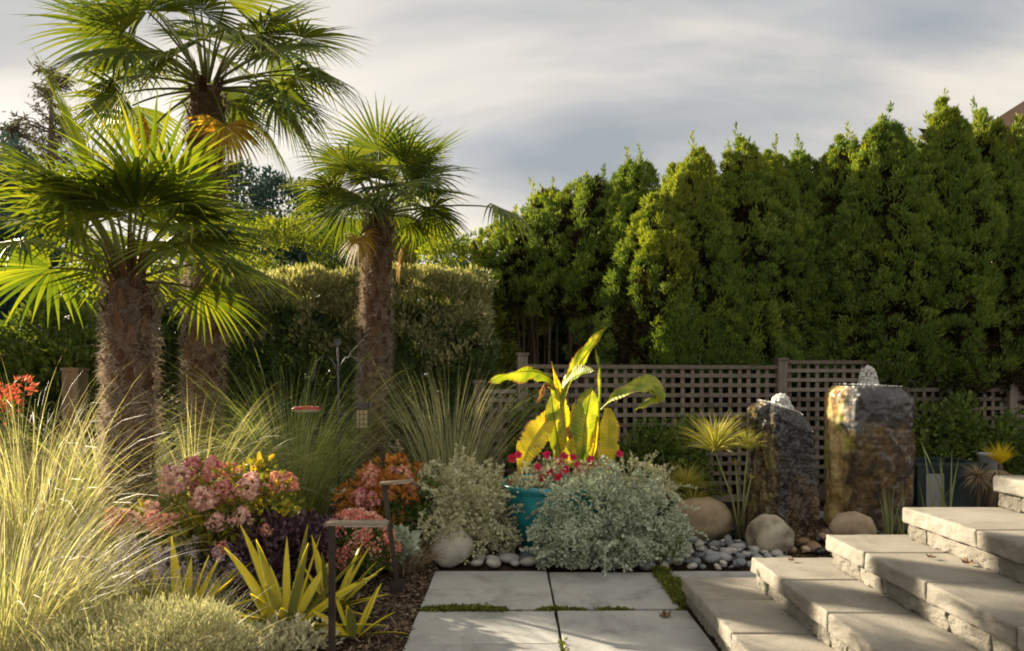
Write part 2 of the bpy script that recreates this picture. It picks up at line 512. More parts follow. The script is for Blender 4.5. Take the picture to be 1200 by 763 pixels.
M['grass_dry'] = mat_leaf('dry_grass', [(0.05, (0.23, 0.17, 0.10)), (0.5, (0.38, 0.30, 0.19)), (1.0, (0.52, 0.44, 0.30))], 0.3, 0.6, 2, 0.2, 0.2, (1.1, 1.0, 0.8))
M['silver'] = mat_leaf('silver_leaf', [(0.05, (0.19, 0.23, 0.17)), (0.4, (0.33, 0.38, 0.29)), (0.75, (0.46, 0.50, 0.40)), (1.0, (0.62, 0.61, 0.50))], 0.2, 0.85, 5, 0.3, 0.1, (1.1, 1.1, 0.75))
M['cream'] = mat_leaf('cream_leaf', [(0.05, (0.32, 0.33, 0.17)), (0.4, (0.54, 0.54, 0.36)), (0.75, (0.68, 0.66, 0.50)), (1.0, (0.78, 0.74, 0.60))], 0.25, 0.85, 5, 0.3, 0.1, (1.15, 1.1, 0.65))
M['santolina'] = mat_leaf('grey_green_leaf', [(0.05, (0.26, 0.28, 0.15)), (0.5, (0.46, 0.46, 0.29)), (1.0, (0.66, 0.62, 0.46))], 0.3, 0.8, 5, 0.3, 0.1, (1.15, 1.1, 0.7))
M['green_leaf'] = mat_leaf('green_leaf', [(0.05, (0.03, 0.055, 0.014)), (0.5, (0.07, 0.11, 0.024)), (1.0, (0.15, 0.18, 0.04))], 0.3, 0.5, 3, 0.3, 0.3, (1.4, 1.25, 0.4))
M['hyd_leaf'] = mat_leaf('hydrangea_leaf', [(0.05, (0.055, 0.085, 0.018)), (0.45, (0.13, 0.165, 0.03)), (0.66, (0.30, 0.27, 0.03)), (0.9, (0.50, 0.34, 0.03)), (1.0, (0.30, 0.12, 0.04))], 0.35, 0.5, 6, 0.5, 0.3, (1.3, 1.1, 0.4))
M['autumn_leaf'] = mat_leaf('autumn_leaf', [(0.05, (0.16, 0.06, 0.03)), (0.35, (0.34, 0.13, 0.04)), (0.65, (0.46, 0.25, 0.05)), (1.0, (0.42, 0.20, 0.11))], 0.35, 0.55, 6, 0.4, 0.3, (1.25, 1.0, 0.5))
M['pink'] = mat_leaf('pink_petal', [(0.05, (0.66, 0.34, 0.31)), (0.4, (0.80, 0.50, 0.44)), (0.75, (0.82, 0.62, 0.54)), (1.0, (0.82, 0.74, 0.65))], 0.3, 0.7, 9, 0.3, 0.1, (1.1, 0.95, 0.85), True)
M['rose'] = mat_leaf('rose_petal', [(0.05, (0.55, 0.19, 0.20)), (0.5, (0.70, 0.33, 0.32)), (1.0, (0.78, 0.48, 0.45))], 0.3, 0.7, 9, 0.3, 0.1, (1.1, 0.95, 0.9), True)
M['salmon'] = mat_leaf('salmon_petal', [(0.05, (0.50, 0.20, 0.15)), (0.5, (0.70, 0.36, 0.27)), (1.0, (0.80, 0.54, 0.40))], 0.3, 0.7, 9, 0.3, 0.1, (1.15, 0.95, 0.7), True)
M['sedum'] = mat_leaf('sedum_flower', [(0.05, (0.36, 0.07, 0.06)), (0.35, (0.60, 0.19, 0.155)), (0.6, (0.72, 0.42, 0.34)), (1.0, (0.78, 0.66, 0.54))], 0.25, 0.7, 12, 0.3, 0.1, (1.15, 0.9, 0.8))
M['plum'] = mat_leaf('plum_leaf', [(0.05, (0.020, 0.010, 0.014)), (0.5, (0.045, 0.024, 0.032)), (1.0, (0.10, 0.065, 0.075))], 0.12, 0.45, 5, 0.3, 0.35, (1.2, 0.9, 0.9))
M['lavender'] = mat_leaf('lavender_flower', [(0.05, (0.22, 0.17, 0.26)), (0.5, (0.36, 0.29, 0.39)), (1.0, (0.52, 0.46, 0.50))], 0.2, 0.8, 9, 0.3, 0.1, (1, 1, 1))
M['yucca_y'] = mat_leaf('yucca_yellow', [(0.05, (0.66, 0.52, 0.02)), (0.5, (0.78, 0.65, 0.03)), (1.0, (0.82, 0.74, 0.12))], 0.46, 0.4, 3, 0.3, 0.4, (1.15, 1.05, 0.35))
M['yucca_g'] = mat_leaf('yucca_green', [(0.05, (0.12, 0.16, 0.035)), (1.0, (0.25, 0.27, 0.09))], 0.25, 0.4, 3, 0.3, 0.4, (1.2, 1.1, 0.45))
M['red'] = mat_leaf('red_petal', [(0.05, (0.42, 0.012, 0.05)), (0.6, (0.58, 0.03, 0.10)), (1.0, (0.66, 0.09, 0.17))], 0.25, 0.6, 9, 0.3, 0.2, (1.1, 0.8, 0.8))
M['orange'] = mat_leaf('orange_petal', [(0.05, (0.55, 0.10, 0.05)), (1.0, (0.72, 0.25, 0.13))], 0.25, 0.6, 9, 0.3, 0.2, (1.1, 0.9, 0.8))
M['papyrus'] = mat_leaf('papyrus_ray', [(0.05, (0.28, 0.30, 0.05)), (0.5, (0.45, 0.44, 0.09)), (1.0, (0.58, 0.54, 0.17))], 0.35, 0.5, 3, 0.2, 0.3, (1.2, 1.1, 0.5))
M['stem_green'] = mat_leaf('green_stem', [(0.05, (0.16, 0.19, 0.06)), (1.0, (0.30, 0.31, 0.13))], 0.1, 0.5, 3, 0.4, 0.3)
M['reed'] = mat_leaf('reed', [(0.05, (0.12, 0.16, 0.07)), (0.6, (0.22, 0.25, 0.11)), (1.0, (0.36, 0.35, 0.18))], 0.25, 0.45, 3, 0.3, 0.4, (1.2, 1.1, 0.6))
M['teal'] = mat_solid('teal_glaze', [(0.3, (0.008, 0.15, 0.19)), (0.55, (0.014, 0.25, 0.30)), (0.8, (0.04, 0.36, 0.40))], 5, 0.18, 0.08, 14, 0.5, coat=0.6, bdist=0.01)
M['dark_teal'] = mat_solid('dark_teal_glaze', [(0.3, (0.014, 0.028, 0.030)), (0.7, (0.028, 0.052, 0.055))], 5, 0.35, 0.1, 14, 0.5)
M['metal_dark'] = mat_solid('bronze_paint', [(0.3, (0.028, 0.022, 0.018)), (0.7, (0.06, 0.048, 0.038))], 20, 0.45, 0.1, 80, 0.45, metallic=0.3)
M['metal_head'] = mat_solid('bronze_head', [(0.3, (0.26, 0.225, 0.18)), (0.7, (0.36, 0.31, 0.25))], 20, 0.4, 0.1, 80, 0.45, metallic=0.4)
M['iron'] = mat_solid('grey_iron', [(0.3, (0.06, 0.062, 0.065)), (0.7, (0.14, 0.14, 0.14))], 20, 0.5, 0.1, 80, 0.45, metallic=0.4)
M['lens'] = mat_solid('frosted_lens', [(0.3, (0.62, 0.60, 0.52)), (0.7, (0.70, 0.67, 0.6))], 20, 0.4, 0, 80, 0.4)
M['feeder_red'] = mat_solid('red_plastic', [(0.3, (0.42, 0.02, 0.025)), (0.7, (0.52, 0.035, 0.04))], 20, 0.3, 0, 80, 0.5)
M['feeder_clear'] = mat_solid('milky_plastic', [(0.3, (0.52, 0.46, 0.44)), (0.7, (0.66, 0.6, 0.58))], 20, 0.3, 0, 80, 0.5)
M['suet'] = mat_solid('suet_block', [(0.3, (0.40, 0.31, 0.17)), (0.7, (0.60, 0.50, 0.32))], 30, 0.8, 0.4, 80, 0.2)
M['water'] = mat_solid('pond_water', [(0.3, (0.010, 0.012, 0.012)), (0.7, (0.022, 0.024, 0.020))], 3, 0.06, 0.25, 30, 0.5, bdist=0.01)
M['white_pot'] = mat_solid('white_pot', [(0.3, (0.26, 0.27, 0.28)), (0.7, (0.34, 0.35, 0.35))], 6, 0.6, 0.1, 40, 0.3)
M['wall_olive'] = mat_solid('olive_render', [(0.3, (0.105, 0.085, 0.035)), (0.7, (0.15, 0.125, 0.055))], 2, 0.9, 0.2, 40, 0.1)
M['roof_grey'] = mat_solid('roof_grey', [(0.3, (0.16, 0.16, 0.16)), (0.7, (0.30, 0.30, 0.29))], 2, 0.8, 0.3, 30, 0.2)
M['wall_tan'] = mat_solid('tan_siding', [(0.3, (0.42, 0.33, 0.24)), (0.7, (0.52, 0.42, 0.31))], 2, 0.9, 0.2, 40, 0.1)
M['fascia'] = mat_solid('fascia_brown', [(0.3, (0.30, 0.19, 0.135)), (0.7, (0.40, 0.27, 0.20))], 2, 0.7, 0.2, 40, 0.2)
M['frame_wood'] = mat_solid('pale_trim', [(0.3, (0.5, 0.46, 0.4)), (0.7, (0.6, 0.55, 0.48))], 2, 0.7, 0.1, 40, 0.2)
M['glass'] = mat_solid('window_glass', [(0.3, (0.02, 0.025, 0.03)), (0.7, (0.04, 0.045, 0.05))], 2, 0.05, 0, 40, 0.6)


def mat_banana(name, stops, trans):
    m = mat_leaf(name, stops, trans, 0.42, 9.0, 0.75, 0.4, (1.25, 1.12, 0.35), True)
    return m


M['banana'] = mat_banana('banana_leaf', [(0.1, (0.11, 0.17, 0.02)), (0.45, (0.22, 0.28, 0.03)), (0.75, (0.38, 0.39, 0.045)), (1.0, (0.50, 0.40, 0.07))], 0.38)
M['banana_yellow'] = mat_banana('banana_leaf_yellow', [(0.1, (0.34, 0.34, 0.03)), (0.5, (0.54, 0.46, 0.03)), (0.8, (0.60, 0.48, 0.05)), (0.98, (0.30, 0.12, 0.03))], 0.42)
M['banana_brown'] = mat_banana('banana_leaf_dry', [(0.1, (0.20, 0.09, 0.035)), (0.5, (0.36, 0.20, 0.08)), (1.0, (0.45, 0.32, 0.16))], 0.25)


def mat_froth():
    m, t, out = new_mat('white_water')
    L = t.links.new
    pb = nd(t, 'ShaderNodeBsdfPrincipled')
    pb.inputs['Base Color'].default_value = (0.9, 0.9, 0.88, 1)
    pb.inputs['Roughness'].default_value = 0.45
    tr = nd(t, 'ShaderNodeBsdfTranslucent')
    tr.inputs['Color'].default_value = (0.92, 0.92, 0.90, 1)
    b = nd(t, 'ShaderNodeBump')
    b.inputs['Strength'].default_value = 0.8
    b.inputs['Distance'].default_value = 0.02
    L(noise(t, coords(t), 45, 4), b.inputs['Height'])
    L(b.outputs[0], pb.inputs['Normal'])
    mx = nd(t, 'ShaderNodeMixShader')
    mx.inputs[0].default_value = 0.5
    L(pb.outputs[0], mx.inputs[1]); L(tr.outputs[0], mx.inputs[2])
    L(mx.outputs[0], out.inputs[0])
    return m


M['froth'] = mat_froth()


def mat_basalt(name, lit_moss_x, top_z, ochre, relief=.7, lit_alg_stops=None):
    """wet basalt: slate near the top, ochre mineral stain below, algae colour with sunlight painted in on the left side"""
    m, t, out = new_mat(name)
    L = t.links.new
    vec = coords(t)
    tc = nd(t, 'ShaderNodeTexCoord')
    sep = nd(t, 'ShaderNodeSeparateXYZ')
    L(tc.outputs['Object'], sep.inputs[0])
    base = ramp(t, [(0.32, (0.012, 0.012, 0.014)), (0.5, (0.032, 0.033, 0.037)), (0.62, (0.07, 0.07, 0.07)), (0.75, (0.14, 0.13, 0.115))])
    L(noise(t, vec, 17, 10, 0.68), base.inputs[0])
    och = ramp(t, [(0.32, (0.018, 0.014, 0.010)), (0.45, (0.06, 0.036, 0.014)), (0.58, (0.15, 0.09, 0.025)), (0.72, (0.28, 0.19, 0.06))])
    L(noise(t, coords(t, (1, 1, 0.55)), 13, 10, 0.68), och.inputs[0])
    # stain mask: noise minus height
    hz = nd(t, 'ShaderNodeMapRange')
    hz.inputs[1].default_value = top_z; hz.inputs[2].default_value = top_z - 0.55
    hz.inputs[3].default_value = -0.25; hz.inputs[4].default_value = ochre
    L(sep.outputs['Z'], hz.inputs[0])
    ad = nd(t, 'ShaderNodeMath', operation='ADD')
    L(hz.outputs[0], ad.inputs[0]); L(noise(t, coords(t, (1, 1, 0.6)), 4.0, 5), ad.inputs[1])
    msk = ramp(t, [(0.52, (0, 0, 0)), (0.66, (1, 1, 1))])
    L(ad.outputs[0], msk.inputs[0])
    mx = nd(t, 'ShaderNodeMixRGB')
    L(msk.outputs[0], mx.inputs[0]); L(base.outputs[0], mx.inputs[1]); L(och.outputs[0], mx.inputs[2])
    lit_alg = ramp(t, lit_alg_stops)  # yellow algae tones, brightened so the left facet looks sunlit
    L(noise(t, coords(t, (1, 1, 0.45)), 10, 6), lit_alg.inputs[0])
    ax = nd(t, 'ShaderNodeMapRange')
    ax.inputs[1].default_value = lit_moss_x + 0.03; ax.inputs[2].default_value = lit_moss_x - 0.03
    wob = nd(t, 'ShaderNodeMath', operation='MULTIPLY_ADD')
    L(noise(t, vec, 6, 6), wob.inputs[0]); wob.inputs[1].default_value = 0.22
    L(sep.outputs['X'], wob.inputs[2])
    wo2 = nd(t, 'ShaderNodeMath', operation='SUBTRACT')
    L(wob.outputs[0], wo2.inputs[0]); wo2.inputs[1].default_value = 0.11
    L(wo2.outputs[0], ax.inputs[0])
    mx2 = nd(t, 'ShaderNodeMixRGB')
    L(ax.outputs[0], mx2.inputs[0]); L(mx.outputs[0], mx2.inputs[1]); L(lit_alg.outputs[0], mx2.inputs[2])
    pb = nd(t, 'ShaderNodeBsdfPrincipled')
    L(mx2.outputs[0], pb.inputs['Base Color'])
    rr = nd(t, 'ShaderNodeMapRange')
    rr.inputs[3].default_value = 0.03; rr.inputs[4].default_value = 0.26
    pb.inputs['Coat Weight'].default_value = 0.7
    pb.inputs['Coat Roughness'].default_value = 0.06
    L(noise(t, vec, 7, 4), rr.inputs[0]); L(rr.outputs[0], pb.inputs['Roughness'])
    b = nd(t, 'ShaderNodeBump')
    b.inputs['Strength'].default_value = relief
    b.inputs['Distance'].default_value = 0.02 * relief
    L(noise(t, coords(t, (1, 1, 0.6)), 22, 10, 0.72), b.inputs['Height'])
    L(b.outputs[0], pb.inputs['Normal'])
    L(pb.outputs[0], out.inputs[0])
    return m


# ------------------------------------------------------------------ ground, paving, pond
def build_ground():
    mb = MB()
    xs = np.concatenate([[-400, -60], np.linspace(-12, 12, 49), [60, 400]])
    ys = np.concatenate([[-60], np.linspace(-4, 20, 49), [60, 600]])
    X, Y = np.meshgrid(xs, ys)
    Z = np.full_like(X, -0.03) + 0.015 * fbm(np.stack([X, Y, X * 0], -1) * 1.3, 3)
    Z[(X > -0.75) & (X < 4) & (Y < 5.0)] = -0.06
    V = np.stack([X, Y, Z], -1)
    n = len(xs)
    i = np.arange(len(ys) - 1)[:, None] * n
    j = np.arange(n - 1)[None, :]
    F = np.stack([i + j, i + j + 1, i + n + j + 1, i + n + j], -1).reshape(-1, 4)
    mb.add(V, F)
    solo('ground', mb, M['soil'], kind='structure', smooth=True)


build_ground()


def rough_block(size, nseg, amp, bevel, seed, faces=(1, 0, 0, 0, 0), fscale=14.0):
    """box with rounded edges; the -X face (and others flagged: -X,+Y,-Y,+X,top) is split stone"""
    h = np.asarray(size, float) / 2
    def line(k, n):
        a = h[k]; b = min(bevel, a * 0.4)
        return np.concatenate([[-a, -a + b * 0.45], np.linspace(-a + b, a - b, max(2, n)), [a - b * 0.45, a]])
    ax = [line(k, nseg[k]) for k in range(3)]
    mb = MB()
    for k in range(3):
        u, w = [(1, 2), (2, 0), (0, 1)][k]
        for sgn in (-1, 1):
            A, B = np.meshgrid(ax[u], ax[w], indexing='ij')
            V = np.zeros(A.shape + (3,))
            V[..., u] = A; V[..., w] = B; V[..., k] = sgn * h[k]
            na, nb_ = A.shape
            i = np.arange(na - 1)[:, None] * nb_
            j = np.arange(nb_ - 1)[None, :]
            F = np.stack([i + j, i + nb_ + j, i + nb_ + j + 1, i + j + 1], -1).reshape(-1, 4)
            if sgn < 0:
                F = F[:, ::-1]
            V = V.reshape(-1, 3)
            b = np.minimum(bevel, h * 0.4)
            inner = np.clip(V, -(h - b), h - b)
            d = V - inner
            V = inner + unit(d / b) * b * np.minimum(1, np.linalg.norm(d / b, axis=-1, keepdims=True))
            fl = np.zeros(len(V))
            for flag, (kk, ss) in zip(faces, ((0, -1), (1, 1), (1, -1), (0, 1), (2, 1))):
                if flag:
                    fl = np.maximum(fl, np.clip((V[:, kk] * ss - (h[kk] - 2.2 * b[kk])) / (2.2 * b[kk]), 0, 1) * flag)
            off = np.stack([fbm(V * fscale + 31.7 * q, seed + 7 * q) for q in range(3)], -1)
            V = V + off * amp * fl[:, None]
            mb.add(V, F)
    return mb


def build_paving():
    base = MB().box((0.25, 2.9, -0.042), (1.72, 3.8, 0.03))
    root = solo('paving', base, M['soil'], kind='structure')
    spec = [(-0.535, 0.243, 3.955, 4.755), (0.257, 0.975, 3.955, 4.715), (1.085, 1.80, 4.02, 4.74),
            (-0.535, 0.243, 3.425, 3.915), (-0.535, 0.243, 2.62, 3.418), (0.257, 1.005, 3.12, 3.915), (0.257, 1.005, 2.30, 3.113),
            (-0.535, 0.243, 1.82, 2.613), (0.257, 1.005, 1.5, 2.293)]
    for k, (x0, x1, y0, y1) in enumerate(spec):
        mb = rough_block((x1 - x0, y1 - y0, 0.05), (10, 10, 2), 0.0025, 0.006, 50 + k, (1, 1, 1, 1, 0.25), 6)
        c = np.array([(x0 + x1) / 2, (y0 + y1) / 2, -0.025 + 0.002 * ((k * 7) % 3 - 1)])
        me = mb.mesh('paving_slab', M['slab'], smooth=False)
        inst('paving_slab', me, root, c)
    # moss and grit in the joints
    rng = np.random.default_rng(5)
    def mosspatch(n, x0, x1, y0, y1, gate, hgt):
        x = rng.uniform(x0, x1, n); y = rng.uniform(y0, y1, n)
        g = fbm(np.stack([x * 5, y * 5, x * 0], -1), 77)
        k = g > gate
        x, y, g = x[k], y[k], g[k]
        z = -0.02 + rng.uniform(0.0, 1, len(x)) * hgt * np.clip((g - gate) * 1.6 + 0.35, 0, 1)
        d = unit(np.stack([rng.normal(0, .8, len(x)), rng.normal(0, .8, len(x)), np.full(len(x), .9)], -1))
        s = unit(np.cross(d, rng.normal(0, 1, (len(x), 3))))
        return np.stack([x, y, z], -1), d, s
    mb = MB()
    for a in ((7000, -0.53, 0.98, 3.912, 3.962, -0.30, 0.024), (2600, 0.955, 1.10, 4.0, 4.72, -0.6, 0.06), (1500, -0.50, 0.3, 3.895, 3.975, 0.12, 0.036), (500, 0.235, 0.265, 3.1, 4.7, 0.25, 0.025)):
        b, d, s = mosspatch(*a)
        mb.leaves(b, d, s, rng.uniform(.012, .03, len(b)), rng.uniform(.006, .012, len(b)))
    solo('moss', mb, M['moss'], 'yellow-green moss growing in the joints between the paving slabs', 'moss', kind='stuff')


build_paving()


def rock_mesh(name, mat, seed, r=(1, 1, 1), nu=18, nv=11, amp=0.22, scale=1.1, flat=0.0, fine=0.0):
    u = np.linspace(0, 2 * math.pi, nu, endpoint=False)
    v = np.linspace(-math.pi / 2, math.pi / 2, nv)
    Vv, U = np.meshgrid(v, u, indexing='ij')
    n = np.stack([np.cos(Vv) * np.cos(U), np.cos(Vv) * np.sin(U), np.sin(Vv)], -1)
    d = 1 + amp * fbm(n * scale + seed * 3.7, seed, 2)
    if fine:
        d = d + fine * fbm(n * scale * 4, seed + 20, 3)
    V = n * d[..., None]
    if flat:
        V = np.sign(V) * np.abs(V) ** (1 - flat)
    V = V * np.asarray(r)
    V[0] = V[0].mean(0); V[-1] = V[-1].mean(0)
    mb = MB()
    i = np.arange(nv - 1)[:, None] * nu
    j = np.arange(nu)[None, :]
    k = (j + 1) % nu
    F = np.stack([i + j, i + k, i + nu + k, i + nu + j], -1).reshape(-1, 4)
    mb.add(V, F)
    return mb.mesh(name, mat, smooth=True)


def build_pebbles():
    rng = np.random.default_rng(11)
    bed = MB()
    bed.box((0.95, 5.32, -0.045), (3.1, 1.1, 0.03))
    root = solo('pebble_bed', bed, M['soil'], kind='structure')
    grey = [rock_mesh('pebble', M['pebble'], 100 + k, (1, 0.72 + .05 * (k % 3), 0.5), 12, 8, 0.16, 0.9) for k in range(7)]
    warm = [rock_mesh('pebble', M['warm_pebble'], 140 + k, (1, 0.8, 0.6), 12, 8, 0.18, 0.9) for k in range(4)]
    dark = [rock_mesh('pebble', M['dark_pebble'], 160 + k, (1, 0.8, 0.6), 12, 8, 0.18, 0.9) for k in range(4)]
    placed = []
    def scatter(n, x0, x1, y0, y1, r0, r1, kinds, layers=1, zz=0.0):
        c = 0
        for _ in range(n * 14):
            if c >= n:
                break
            r = rng.uniform(r0, r1)
            x, y = rng.uniform(x0, x1), rng.uniform(y0, y1)
            z = zz + r * 0.35
            near = [(q, math.hypot(x - q[0], y - q[1])) for q in placed]
            lim = [d for q, d in near if d < (r + q[2]) * 0.78]
            if len(lim) > (0 if layers == 1 else 1) or any(d < (r + q[2]) * 0.35 for q, d in near):
                continue
            if lim:
                z += 0.035
            placed.append((x, y, r))
            c += 1
            me = kinds[int(rng.integers(len(kinds)))]
            inst('pebble', me, root, (x, y, z), (rng.uniform(-.4, .4), rng.uniform(-.4, .4), rng.uniform(0, 6.28)), (r, r, r))
    scatter(200, 0.80, 1.98, 4.79, 5.5, 0.022, 0.066, grey, 2)
    scatter(20, -0.30, 0.35, 4.86, 5.12, 0.05, 0.085, grey)
    scatter(12, 0.2, 0.8, 4.82, 4.95, 0.04, 0.06, grey)
    scatter(24, 2.05, 2.75, 5.25, 5.95, 0.04, 0.075, warm)
    scatter(36, 1.75, 3.3, 5.2, 6.0, 0.03, 0.06, dark)
    # two long cobbles beside the planter
    for (px, Y, r) in ((597, 4.98, .075), (624, 4.95, .085), (650, 4.93, .07)):
        p = G(px, Y, r * 0.4)
        inst('pebble', grey[int(rng.integers(7))], root, p, (0, 0, rng.uniform(-.4, .4)), (r * 1.15, r, r))


build_pebbles()
wb = MB()
wb.lathe((2.85, 6.0, 0.0), [(1.25, -0.035), (1.15, -0.022), (0.8, -0.022), (0.0, -0.022)], 40)
solo('pond_water', wb, M['water'], kind='structure')


def boulder(px, py, Y, r, mat, seed, label, rz=0.0, amp=0.2, flat=0.0):
    me = rock_mesh('boulder', M[mat], seed, r, 40, 24, amp, 1.0, flat, 0.035)
    o = bpy.data.objects.new('boulder', me)
    COL.objects.link(o)
    p = G(px, Y, r[2] * 0.80)
    o.location = p
    o.rotation_euler = (0, 0, rz)
    tag(o, label, 'boulder', 'boulders edging the paving and the pond')


boulder(528, 650, 4.95, (.165, .15, .15), 'boulder_pale', 21, 'smooth pale grey boulder at the back left corner of the paving', 0.3, 0.16)
boulder(822, 608, 5.75, (.275, .20, .185), 'boulder_tan', 22, 'large tan boulder under the papyrus stems beside the grey pebbles', 0.1, 0.13)
boulder(904, 628, 5.25, (.19, .17, .155), 'boulder_grey', 27, 'mottled grey boulder in front of the shorter fountain stone', 0.5, 0.24)
boulder(1000, 614, 5.5, (.18, .13, .15), 'boulder_tan', 24, 'half hidden tan boulder at the foot of the taller fountain stone', 0.2, 0.2)


# ------------------------------------------------------------------ staircase
def build_steps():
    rng = np.random.default_rng(8)
    root = thing('stone_staircase', 'pale split stone garden steps rising to the right beside the paving', 'steps', (1.02, 4.0, 0))
    XE = [1.02, 1.36, 1.70, 2.055, 2.52]
    YB = [4.02, 3.83, 3.66, 3.565, 3.56]
    RISE, CAP = 0.165, 0.082
    for k in range(5):
        x0, top = XE[k], RISE * (k + 1)
        y1 = YB[k]
        x1 = XE[k + 1] + 0.10 if k < 4 else 4.6
        core = MB().box(((x0 + 0.12 + 5.0) / 2, (1.0 + y1 - 0.03) / 2, top - CAP / 2 - RISE / 2 - 0.02), (5.0 - x0 - 0.12, y1 - 1.0 - 0.06, RISE - 0.05))
        st = part('step', core, M['mortar'], root)
        # cap stones
        y = y1
        first = [0.42, 0.44, 0.40, 0.57, 0.5][k]
        n = 0
        while y > 1.6:
            ln = (first if n == 0 else 0.49)
            wx = x1 - (x0 - 0.022)
            mb = rough_block((wx, ln - 0.006, CAP), (8, 16, 5), 0.0055, 0.012, 300 + 40 * k + n, (1.0, 0.8 if n == 0 else 0.1, 0.1, 0, 0.06), 24)
            me = mb.mesh('cap_stone', [M['step']], smooth=False)
            inst('cap_stone', me, st, ((x0 - 0.022 + x1) / 2, y - ln / 2, top - CAP / 2 + rng.uniform(-.0015, .0015)))
            y -= ln
            n += 1
        # riser blocks
        y = y1 - 0.012
        n = 0
        while y > 1.7:
            ln = rng.choice([0.16, 0.2, 0.24, 0.3])
            hgt = RISE - CAP - 0.006
            mb = rough_block((0.12, ln - 0.007, hgt), (3, 9, 5), 0.010, 0.009, 700 + 40 * k + n, (1.0, 0.5, 0.2, 0, 0.1), 26)
            me = mb.mesh('riser_block', [M['split']], smooth=False)
            inst('riser_block', me, st, (x0 + 0.004 + 0.06 + rng.uniform(-.006, .006), y - ln / 2, RISE * k + hgt / 2 + 0.001))
            y -= ln
            n += 1


build_steps()


# ------------------------------------------------------------------ lattice fence
def fence_section(name_label, p0, p1, top, bottom, cap_rail=True, posts=(True, True), post_top=(None, None)):
    p0, p1 = np.array(p0, float), np.array(p1, float)
    root = thing('lattice_fence', name_label, 'fence', (p0[0], p0[1], 0), 'grey lattice fence sections')
    u = unit(p1 - p0)
    ln = np.linalg.norm(p1 - p0)
    rz = math.atan2(u[1], u[0])
    nrm = np.array([u[1], -u[0]])          # faces the camera side
    pitch, sw, st = 0.1035, 0.040, 0.011
    vs = MB().box((0, 0, 0), (sw, st, 1.0)).mesh('slat', M['fence'])
    hs = MB().box((0, 0, 0), (1.0, st, sw)).mesh('slat', M['fence'])
    rng = random.Random(int(ln * 1000))
    nv = int((ln - 0.1) / pitch)
    off = (ln - (nv - 1) * pitch) / 2
    for i in range(nv):
        q = p0 + u * (off + i * pitch) - nrm * 0.0065
        inst('slat', vs, root, (q[0], q[1], (top + bottom) / 2), (0, rng.uniform(-.007, .007), rz), (rng.uniform(.9, 1.08), 1, top - bottom - 0.03))
    nh = int((top - bottom - 0.05) / pitch)
    for i in range(nh):
        q = (p0 + p1) / 2 + nrm * 0.0065
        inst('slat', hs, root, (q[0], q[1], top - 0.085 - i * pitch), (0, rng.uniform(-.0025, .0025), rz), (ln - 0.1, 1, rng.uniform(.9, 1.08)))
    if cap_rail:
        q = (p0 + p1) / 2
        part('rail', MB().box((q[0], q[1], top + 0.004), (ln - 0.1, 0.055, 0.04), rz=rz), M['fence'], root)
    q = (p0 + p1) / 2
    part('rail', MB().box((q[0], q[1], bottom - 0.03), (ln - 0.1, 0.05, 0.07), rz=rz), M['fence'], root)
    for k, q in enumerate((p0, p1)):
        if not posts[k]:
            continue
        tz = post_top[k] or top + 0.09
        po = part('post', MB().box((q[0], q[1], tz / 2), (0.10, 0.10, tz), rz=rz), M['fence'], root)
        part('post_cap', MB().box((q[0], q[1], tz + 0.014), (0.125, 0.125, 0.028), rz=rz), M['fence'], po)


pA, pB, pC = G(612, 7.0)[:2], G(915, 7.3)[:2], G(1184, 7.6)[:2]
fence_section('grey lattice fence section behind the banana plant, between two posts', pA, pB, 1.475, 0.12, True, (True, True), (1.59, 1.55))
fence_section('grey lattice fence section behind the taller fountain stone', pB, pC, 1.53, 0.12, True, (False, True), (None, 1.42))
fence_section('short low lattice fence section left of the banana plant by the tall grass', G(562, 7.05)[:2], pA, 1.22, 0.12, True, (True, False))
fence_section('lattice fence section at the far right edge behind the steps', pC, G(1330, 7.8)[:2], 1.75, 0.12, True, (False, True))


# ------------------------------------------------------------------ foliage tools
def clump_leaves(mb, rng, centres, outward, cr, per, L, w, m=0, a_out=0.6, a_up=0.5, a_rnd=0.6, six=False, hemi=0.35, zmin=0.02, flatten=1.0, bend=0.15):
    N = len(centres)
    tot = N * per
    c = np.repeat(centres, per, 0)
    o = np.repeat(outward, per, 0)
    rr = np.repeat(np.broadcast_to(np.asarray(cr, float), (N,)), per)[:, None]
    q = unit(rng.normal(0, 1, (tot, 3)) + o * hemi * 2) * rng.uniform(0.25, 1.0, (tot, 1)) ** 0.5
    q[:, 2] *= flatten
    pos = c + q * rr
    d = unit(o * a_out + q * 0.6 + np.array([0, 0, a_up]) + rng.normal(0, a_rnd, (tot, 3)))
    s = unit(np.cross(d, rng.normal(0, 1, (tot, 3))))
    k = pos[:, 2] > zmin
    n = int(k.sum())
    mb.leaves(pos[k], d[k], s[k], rng.uniform(L * 0.6, L * 1.3, n), rng.uniform(w * 0.7, w * 1.25, n), m, bend, six)
    return mb


def ellipsoid_pts(rng, n, c, r, power=2.0, front=0.0, inner=0.25, lump=0.2, seed=0, upper=-0.4):
    d = rng.normal(0, 1, (n * 3, 3))
    if front:
        d[:, 1] -= front
    d = unit(d)
    d = d[d[:, 2] > upper][:n]
    nn = (np.abs(d) ** power).sum(1) ** (1 / power)
    rad = (1 / nn) * (1 + lump * fbm(d * 2.2 + seed, seed))
    ins = rng.uniform(0, 1, len(d)) < inner
    rad = np.where(ins, rad * rng.uniform(0.4, 0.9, len(d)), rad)
    p = np.asarray(c) + d * rad[:, None] * np.asarray(r)
    return p, unit(d / np.asarray(r))


def branches(rng, base, tips, r0=0.012, sides=5):
    mb = MB()
    for t in tips:
        b = np.asarray(base) + np.append(rng.normal(0, 0.03, 2), 0)
        mid = (b + t) / 2 + np.append((t - b)[:2] * -0.12, 0.04)
        mb.tube([b, mid, t], [r0, r0 * .7, r0 * .35], sides)
    return mb


